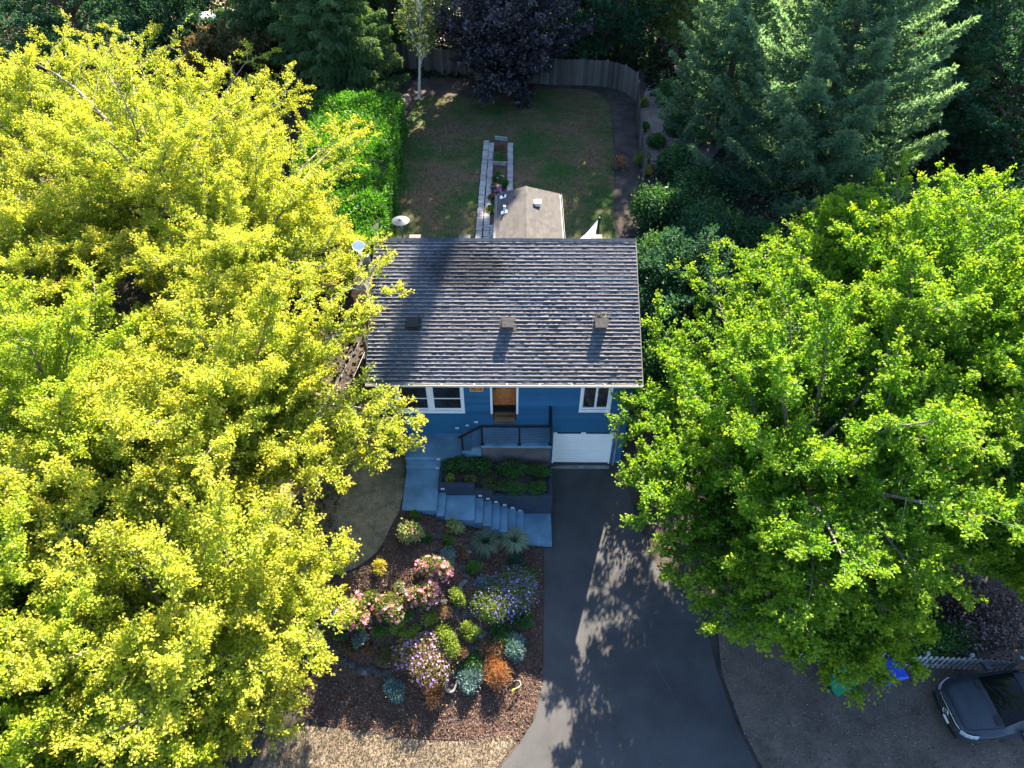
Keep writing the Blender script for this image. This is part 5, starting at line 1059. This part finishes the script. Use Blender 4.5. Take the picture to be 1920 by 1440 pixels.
q = Q(); rock(x + .02, y - .05, z + .10, .09, q); rock(x - .03, y + .1, z + .1, .07, q); q.build('stones', m_rock, bs_)
for px, py, lb in ((872, 1040, 'grey boulder left of the dark fountain grass'), (1004, 1050, None), (866, 1096, 'small grey boulder beside the round green shrub'), (684, 1262, 'pale small boulder below the olive mound'), (905, 1190, 'grey boulder right of the bright lime ball')):
    if lb: x, y, z = G(px, py); q = Q(); rock(x, y, z + .05, .22, q); tag(q.build('boulder', M('grey_boulder', (.085, .08, .078), .9, var=.35, scale=5, fine=.3), None, (x, y, z)), lb, 'boulder')
x, y, z = G(1028, 1048); q = Q(); rock(x, y, z + .05, .05, q); tag(q.build('litter', M('pale_teal_litter', (.3, .5, .5), .6), None, (x, y, z)), 'tiny pale teal scrap lying on the driveway edge', 'litter')
# crack sealing lines on the drive
q = Q()
for pix in ([(1197, 1150), (1215, 1200), (1232, 1255), (1258, 1300), (1275, 1330)],):
    pts = [np.array(G(px, py)) for px, py in pix]; fin = []
    for a_, b_ in zip(pts[:-1], pts[1:]):
        for t in np.linspace(0, 1, 8)[:-1]: p = a_ + (b_ - a_) * t + rnd(3) * [.012, .012, 0]; fin.append((p[0], p[1], g(p[0], p[1]) + .04))
    fin = np.array(fin); s_ = np.array([.009, 0, 0])
    for a_, b_ in zip(fin[:-1], fin[1:]): q.quad(a_ - s_, a_ + s_, b_ + s_, b_ - s_)
tag(q.build('driveway_crack', M('crack_dust', (.075, .073, .072), .95), None), kind='structure')
chips('fallen_leaves', drive, 70, .07, LEAF('fallen_leaf', [(.15, .11, .04), (.13, .085, .04), (.10, .10, .03), (.18, .14, .06)], .2, patch=.2), .5, 'scattered fallen leaves on the driveway', 'leaves', .05)
chips('fallen_leaves', mulch, 260, .07, LEAF('fallen_leaf_dry', [(.30, .2, .08), (.24, .15, .06), (.35, .28, .12)], .2, patch=.2), .8, 'scattered fallen leaves on the bark mulch', 'leaves', .08)
# ------------------------------------------------------------------ white picket fence, bins
pf = [P2(1478, 1238), P2(1560, 1244), P2(1640, 1250), P2(1720, 1252), P2(1800, 1256), P2(1890, 1262)]
T = thing('picket_fence', 'low white picket fence in front of the dark hedge, behind the parked car', 'fence', (*pf[0], g(*pf[0]))); q = Q(); rq = Q()
for a, b in zip(pf[:-1], pf[1:]):
    L = np.linalg.norm(b - a); d = (b - a) / L; nn = np.array([-d[1], d[0]]); k = int(L / .17)
    for i in range(k):
        c = a + d * (i + .5) * L / k; z = g(*c); q.obox((c[0], c[1], z + .5), (*(d * .045), 0), (*(nn * .011), 0), (0, 0, .44))
        q.hexa([(*(c - d * .045 - nn * .011), z + .94), (*(c + d * .045 - nn * .011), z + .94), (*(c + d * .045 + nn * .011), z + .94), (*(c - d * .045 + nn * .011), z + .94), (*(c - d * .004 - nn * .011), z + 1.0), (*(c + d * .004 - nn * .011), z + 1.0), (*(c + d * .004 + nn * .011), z + 1.0), (*(c - d * .004 + nn * .011), z + 1.0)])
    for h in (.25, .75): rq.bar((*(a + nn * .03), g(*a) + h), (*(b + nn * .03), g(*b) + h), .035, .08)
m_pick = M('shaded_white_paint', (.32, .33, .35), .6, var=.12); q.build('pickets', m_pick, T); rq.build('rail', m_pick, T)  # white paint darkened so its colour carries the shade on the fence
for p in pf: pq = Q(); z = g(*p); pq.box(p[0] - .05, p[0] + .05, p[1] + .05, p[1] + .15, z - .2, z + 1.05); pq.build('post', m_pick, T)
def cart(label, x, y, rz, col, mark, lid_open=False):
    z = g(x, y) + .02; T = thing('wheeled_bin', label, 'bin', (x, y, z)); mt = M('bin_plastic', col, .4, var=.08, scale=4); c_, s_ = math.cos(rz), math.sin(rz)
    def W(p): return (x + .84 * (p[0] * c_ - p[1] * s_), y + .84 * (p[0] * s_ + p[1] * c_), z + .9 * p[2])
    q = Q(); q.hexa([W(p) for p in ((-.24, -.26, .06), (.24, -.26, .06), (.24, .24, .06), (-.24, .24, .06), (-.31, -.36, .98), (.31, -.36, .98), (.31, .34, .98), (-.31, .34, .98))]); q.hexa([W(p) for p in ((-.33, -.38, .93), (.33, -.38, .93), (.33, .36, .93), (-.33, .36, .93), (-.335, -.385, .99), (.335, -.385, .99), (.335, .365, .99), (-.335, .365, .99))]); q.build('bin_body', mt, T)
    q = Q(); q.hexa([W(p) for p in ((-.34, -.40, .995), (.34, -.40, .995), (.34, .40, .995), (-.34, .40, .995), (-.30, -.34, 1.06), (.30, -.34, 1.06), (.30, .36, 1.08), (-.30, .36, 1.08))]); ld = q.build('lid', mt, T)
    q = Q(); q.tube([W((-.25, .46, .98)), W((0, .46, .98)), W((.25, .46, .98))], .02, 6); q.build('handle', mt, T)
    if mark:
        q = Q(); q.hexa([W(p) for p in ((-.12, -.1, 1.066), (.12, -.1, 1.066), (.12, .1, 1.072), (-.12, .1, 1.072), (-.12, -.1, 1.069), (.12, -.1, 1.069), (.12, .1, 1.075), (-.12, .1, 1.075))]); q.build('sticker', m_lightcase, ld)
    for sx_ in (-.27, .27):
        q = Q(); a_ = np.array(W((sx_ - .035, .25, .13))); b_ = np.array(W((sx_ + .035, .25, .13))); q.tube([a_, (a_ + b_) / 2, b_], [.13, .135, .13], 14); q.build('wheel', m_black, T)
bx, by, _ = G(1605, 1256, .9); cart('green wheeled yard bin with white sticker on its lid, under the maple', bx, by, R(20), (.015, .26, .15), True)
bx, by, _ = G(1582, 1277, .8); cart('lower green wheeled bin in front of the stickered one', bx, by, R(28), (.015, .24, .14), False)
bx, by, _ = G(1680, 1256, .9); cart('bright blue wheeled recycling bin left of the parked car', bx, by, R(8), (.012, .07, .50), False)
# ------------------------------------------------------------------ parked car
m_car = M('grey_blue_paint', (.032, .042, .058), .36, .1, var=.05, scale=1, spec=.35)
m_trim = M('black_trim', (.014, .014, .016), .5); m_chrome = M('chrome', (.62, .63, .65), .18, .95, var=.03); m_rim = M('dark_rim', (.06, .06, .065), .45, .5); m_tyre = M('tyre_rubber', (.02, .02, .02), .85)
fx, fy, _ = G(1774, 1336, .6); FW = np.array([-.99, -.10]); FW /= np.linalg.norm(FW); LW = np.array([-FW[1], FW[0]])   # heading, car's left side
car_c = np.array([fx, fy]) - FW * 2.40; cz = g(*car_c) + .03
car = thing('parked_car', 'grey blue car parked at the lower right corner, nose to the left', 'car', (*car_c, cz))
def CW(p):
    p = np.asarray(p, float); return np.stack([car_c[0] + FW[0] * p[..., 0] + LW[0] * p[..., 1], car_c[1] + FW[1] * p[..., 0] + LW[1] * p[..., 1], cz + p[..., 2]], -1)
# stations along the length: x, half width, bottom, shoulder z, upper half width, top z
ST = [(2.42, .55, .42, .62, .45, .66), (2.40, .66, .34, .74, .56, .82), (2.30, .86, .30, .82, .68, .93), (2.12, .95, .28, .90, .74, 1.02), (1.95, .985, .34, .95, .76, 1.06), (1.84, 1.0, .62, .97, .77, 1.08), (1.7, 1.005, .76, .985, .78, 1.095), (1.5, 1.01, .80, 1.0, .79, 1.11), (1.3, 1.005, .76, 1.01, .79, 1.125), (1.16, 1.0, .62, 1.02, .8, 1.165), (1.04, .995, .32, 1.03, .775, 1.25), (.86, .995, .3, 1.05, .75, 1.37),
      (.55, .995, .3, 1.07, .71, 1.56), (.25, .995, .3, 1.08, .685, 1.70), (-.02, .995, .3, 1.09, .675, 1.75), (-.15, .995, .3, 1.09, .672, 1.765), (-.6, .995, .3, 1.10, .67, 1.77), (-1.2, .995, .3, 1.11, .665, 1.775), (-1.06 - .4, .99, .6, 1.11, .66, 1.765), (-1.7, .99, .78, 1.11, .655, 1.75), (-1.95, .985, .6, 1.11, .64, 1.72), (-2.1, .97, .34, 1.10, .62, 1.65), (-2.4, .93, .36, 1.08, .56, 1.3), (-2.45, .85, .42, .9, .5, 1.0)]
def prof(s):
    x, w_, zb, zs, wu, zt = s
    return [(x, w_ * .88, zb), (x, w_ * .985, zb + (zs - zb) * .22), (x, w_, zb + (zs - zb) * .62), (x, w_ * .985, zs - .03), (x, w_ * .93, zs), (x, wu, zt - .035), (x, wu * .93, zt - .005), (x, wu * .5, zt + .012), (x, 0, zt + .018)]
PR = np.array([prof(s) for s in ST]); full = np.concatenate([PR, (PR[:, :-1] * [1, -1, 1])[:, ::-1]], 1); ns_, m_ = full.shape[:2]
q = Q(); i = np.arange(ns_ - 1)[:, None] * m_; j = np.arange(m_ - 1)[None]
q.add(CW(full).reshape(-1, 3), np.stack([i + j, i + j + 1, i + m_ + j + 1, i + m_ + j], -1).reshape(-1, 4), smooth=True)
for e_ in (0, ns_ - 1):
    for jj in range(m_ // 2): q.add(CW(np.array([full[e_, jj], full[e_, jj + 1], full[e_, m_ - 2 - jj], full[e_, m_ - 1 - jj]])), [[0, 1, 2, 3]])
body = q.build('body', m_car, car)
ssf = body.modifiers.new('smooth', 'SUBSURF'); ssf.levels = 1; ssf.render_levels = 2
def patch(rows, cols, off, name, mat, parent, sh=.06, n=6):
    """panel following the body surface between stations rows and profile columns cols"""
    r0, r1 = rows; A = full[r0:r1 + 1][:, cols]; rr = np.linspace(sh, 1 - sh, n) * (A.shape[0] - 1); cc = np.linspace(sh * .5, 1 - sh * .5, n * 2) * (A.shape[1] - 1)
    B = np.array([[np.array([[np.interp(c_, range(A.shape[1]), [np.interp(r_, range(A.shape[0]), A[:, k, d_]) for k in range(A.shape[1])]) for d_ in range(3)]])[0] for c_ in cc] for r_ in rr])
    nrm_ = np.cross(np.gradient(B, axis=1), np.gradient(B, axis=0)); nrm_ = norm(nrm_); nrm_ *= np.sign((nrm_ * (B - [0, 0, .6])).sum(-1, keepdims=True)); B = B + nrm_ * off
    q = Q(); a_, b_ = B.shape[:2]; i = np.arange(a_ - 1)[:, None] * b_; j = np.arange(b_ - 1)[None]; q.add(CW(B).reshape(-1, 3), np.stack([i + j, i + j + 1, i + b_ + j + 1, i + b_ + j], -1).reshape(-1, 4), smooth=True); return q.build(name, mat, parent)
m_cglass = M('car_glass', (.006, .008, .008), .05, var=.1, spec=.2)
patch((9, 13), list(range(5, 12)), .014, 'windshield', m_cglass, car, .04)
for cols in ([4, 5], [11, 12]): patch((12, 17), cols, .014, 'side_window', m_cglass, car, .1)
for y0 in (.42, -.72):
    q = Q(); q.add(CW([(1.34, y0, 1.155), (1.19, y0, 1.185), (1.19, y0 + .3, 1.185), (1.34, y0 + .3, 1.155)]), [[0, 1, 2, 3]]); q.build('cowl_vent', m_trim, car)
q = Q()
for a_, b_ in (((1.1, .1, 1.26), (.9, .62, 1.39)), ((1.1, -.55, 1.26), (.92, .0, 1.39))): q.bar(CW(a_), CW(b_), .02, .02)
q.build('wiper', m_trim, car)
q = Q(); q.hexa([CW(p) for p in ((2.385, .62, .5), (2.43, .5, .5), (2.43, -.5, .5), (2.385, -.62, .5), (2.36, .62, .8), (2.42, .5, .80), (2.42, -.5, .80), (2.36, -.62, .8))]); gr = q.build('grille', m_trim, car)
for z_, xo in ((.60, .03), (.70, .015), (.80, -.012)): q = Q(); q.bar(CW((2.41 + xo, .6, z_)), CW((2.45 + xo, .42, z_)), .03, .03); q.bar(CW((2.45 + xo, .42, z_)), CW((2.45 + xo, -.42, z_)), .03, .03); q.bar(CW((2.45 + xo, -.42, z_)), CW((2.41 + xo, -.6, z_)), .03, .03); q.build('grille_bar', m_chrome, gr)
q = Q(); th = np.linspace(0, 2 * np.pi, 25)
q.tube(CW(np.stack([2.485 - .12 * np.sin(th) * .3 + 0 * th, .115 * np.cos(th), .67 + .08 * np.sin(th)], 1)), .013, 6, False); q.tube(CW(np.stack([np.full(25, 2.464), .045 * np.cos(th), .67 + .07 * np.sin(th)], 1)), .010, 6, False); q.tube(CW(np.stack([np.full(25, 2.463), .08 * np.cos(th), .71 + .03 * np.sin(th)], 1)), .010, 6, False); q.build('emblem', m_chrome, gr)
for sg in (1, -1):
    q = Q(); hp = [(2.36, .66), (2.28, .80), (2.14, .90), (1.98, .95)]; v = []
    for (x_, y_), zz in zip(hp, (.80, .86, .93, .965)): v += [(x_ + .03, sg * (y_ + .03), zz - .12), (x_ + .012, sg * (y_ - .015), zz + .025)]
    q.add(CW(v), [[0, 2, 3, 1], [2, 4, 5, 3], [4, 6, 7, 5]]); hl = q.build('headlight', M('headlight_lens', (.42, .45, .48), .12, .3, var=.2, scale=12), car)
    q = Q(); q.tube(CW([(x_ + .028, sg * (y_ - .005), zz + .028) for (x_, y_), zz in zip(hp, (.80, .86, .93, .965))]), .014, 6); q.build('light_strip', m_chrome, hl)
    for wx_ in (1.5, -1.68):
        c_ = np.array([wx_, sg * .79, .375]); q = Q(); th = np.arange(28) / 28 * 2 * np.pi; pr_ = [(.27, -.13), (.36, -.125), (.385, -.08), (.385, .08), (.36, .125), (.26, .12)]
        v = np.array([[(c_[0] + r_ * np.cos(t_), c_[1] + sg * y_, c_[2] + r_ * np.sin(t_)) for t_ in th] for r_, y_ in pr_]); i = np.arange(5)[:, None] * 28; j = np.arange(28)[None]
        q.add(CW(v).reshape(-1, 3), np.stack([i + j, i + (j + 1) % 28, i + 28 + (j + 1) % 28, i + 28 + j], -1).reshape(-1, 4), smooth=True); wh = q.build('wheel', m_tyre, car)
        q = Q(); v = np.array([[(c_[0] + r_ * np.cos(t_), c_[1] + sg * y_, c_[2] + r_ * np.sin(t_)) for t_ in th] for r_, y_ in ((.26, .115), (.245, .09), (.06, .11), (.001, .115))]); i = np.arange(3)[:, None] * 28
        fs_ = np.stack([i + j, i + (j + 1) % 28, i + 28 + (j + 1) % 28, i + 28 + j], -1); keep = np.ones(fs_.shape[:2], bool); keep[1, np.arange(28) % 5 == 0] = False; q.add(CW(v).reshape(-1, 3), fs_[keep]); q.build('rim', m_rim, wh)
        q = Q(); q.tube(CW([(wx_, sg * .55, .40), (wx_, sg * .7, .40), (wx_, sg * .80, .40)]), .42, 20); q.build('wheel_well', m_black, car)
    q = Q(); q.obox(CW((.62, sg * 1.12, 1.10)), np.array([*(FW * .09), 0]), np.array([*(LW * .11), 0]), np.array([0, 0, .075])); q.bar(CW((.62, sg * .96, 1.06)), CW((.62, sg * 1.04, 1.08)), .05, .04); q.build('wing_mirror', m_car, car)
    q = Q(); q.tube(CW([(.1, sg * .66, 1.70), (-.15, sg * .665, 1.765), (-.9, sg * .665, 1.80), (-1.9, sg * .64, 1.765)]), .02, 6); q.build('roof_rail', m_trim, car)
for sg in (5, 11):
    q = Q(); q.tube(CW(full[2:10, sg] + [0, 0, .012]), .011, 5); q.build('hood_seam', m_trim, car)
q = Q(); q.tube(CW(full[2, 5:12] + [.0, 0, .010]), .011, 5); q.build('hood_seam', m_trim, car)
q = Q(); q.obox(CW((2.455, .16, .47)), np.array([*(FW * .006), 0]), np.array([*(LW * .15), 0]), np.array([0, 0, .07])); q.build('licence_plate', m_lightcase, car)
q = Q(); q.hexa([CW(p) for p in ((2.40, .75, .30), (2.44, .5, .30), (2.44, -.5, .30), (2.40, -.75, .30), (2.415, .75, .44), (2.455, .5, .44), (2.455, -.5, .44), (2.415, -.75, .44))]); q.build('bumper_trim', m_trim, car)
q = Q(); th = np.linspace(0, 1, 8); q.tube(CW([(-.35, 0, 1.79), (-.45, 0, 1.83), (-.55, 0, 1.80)]), [.02, .03, .015], 6); q.build('antenna', m_trim, car)
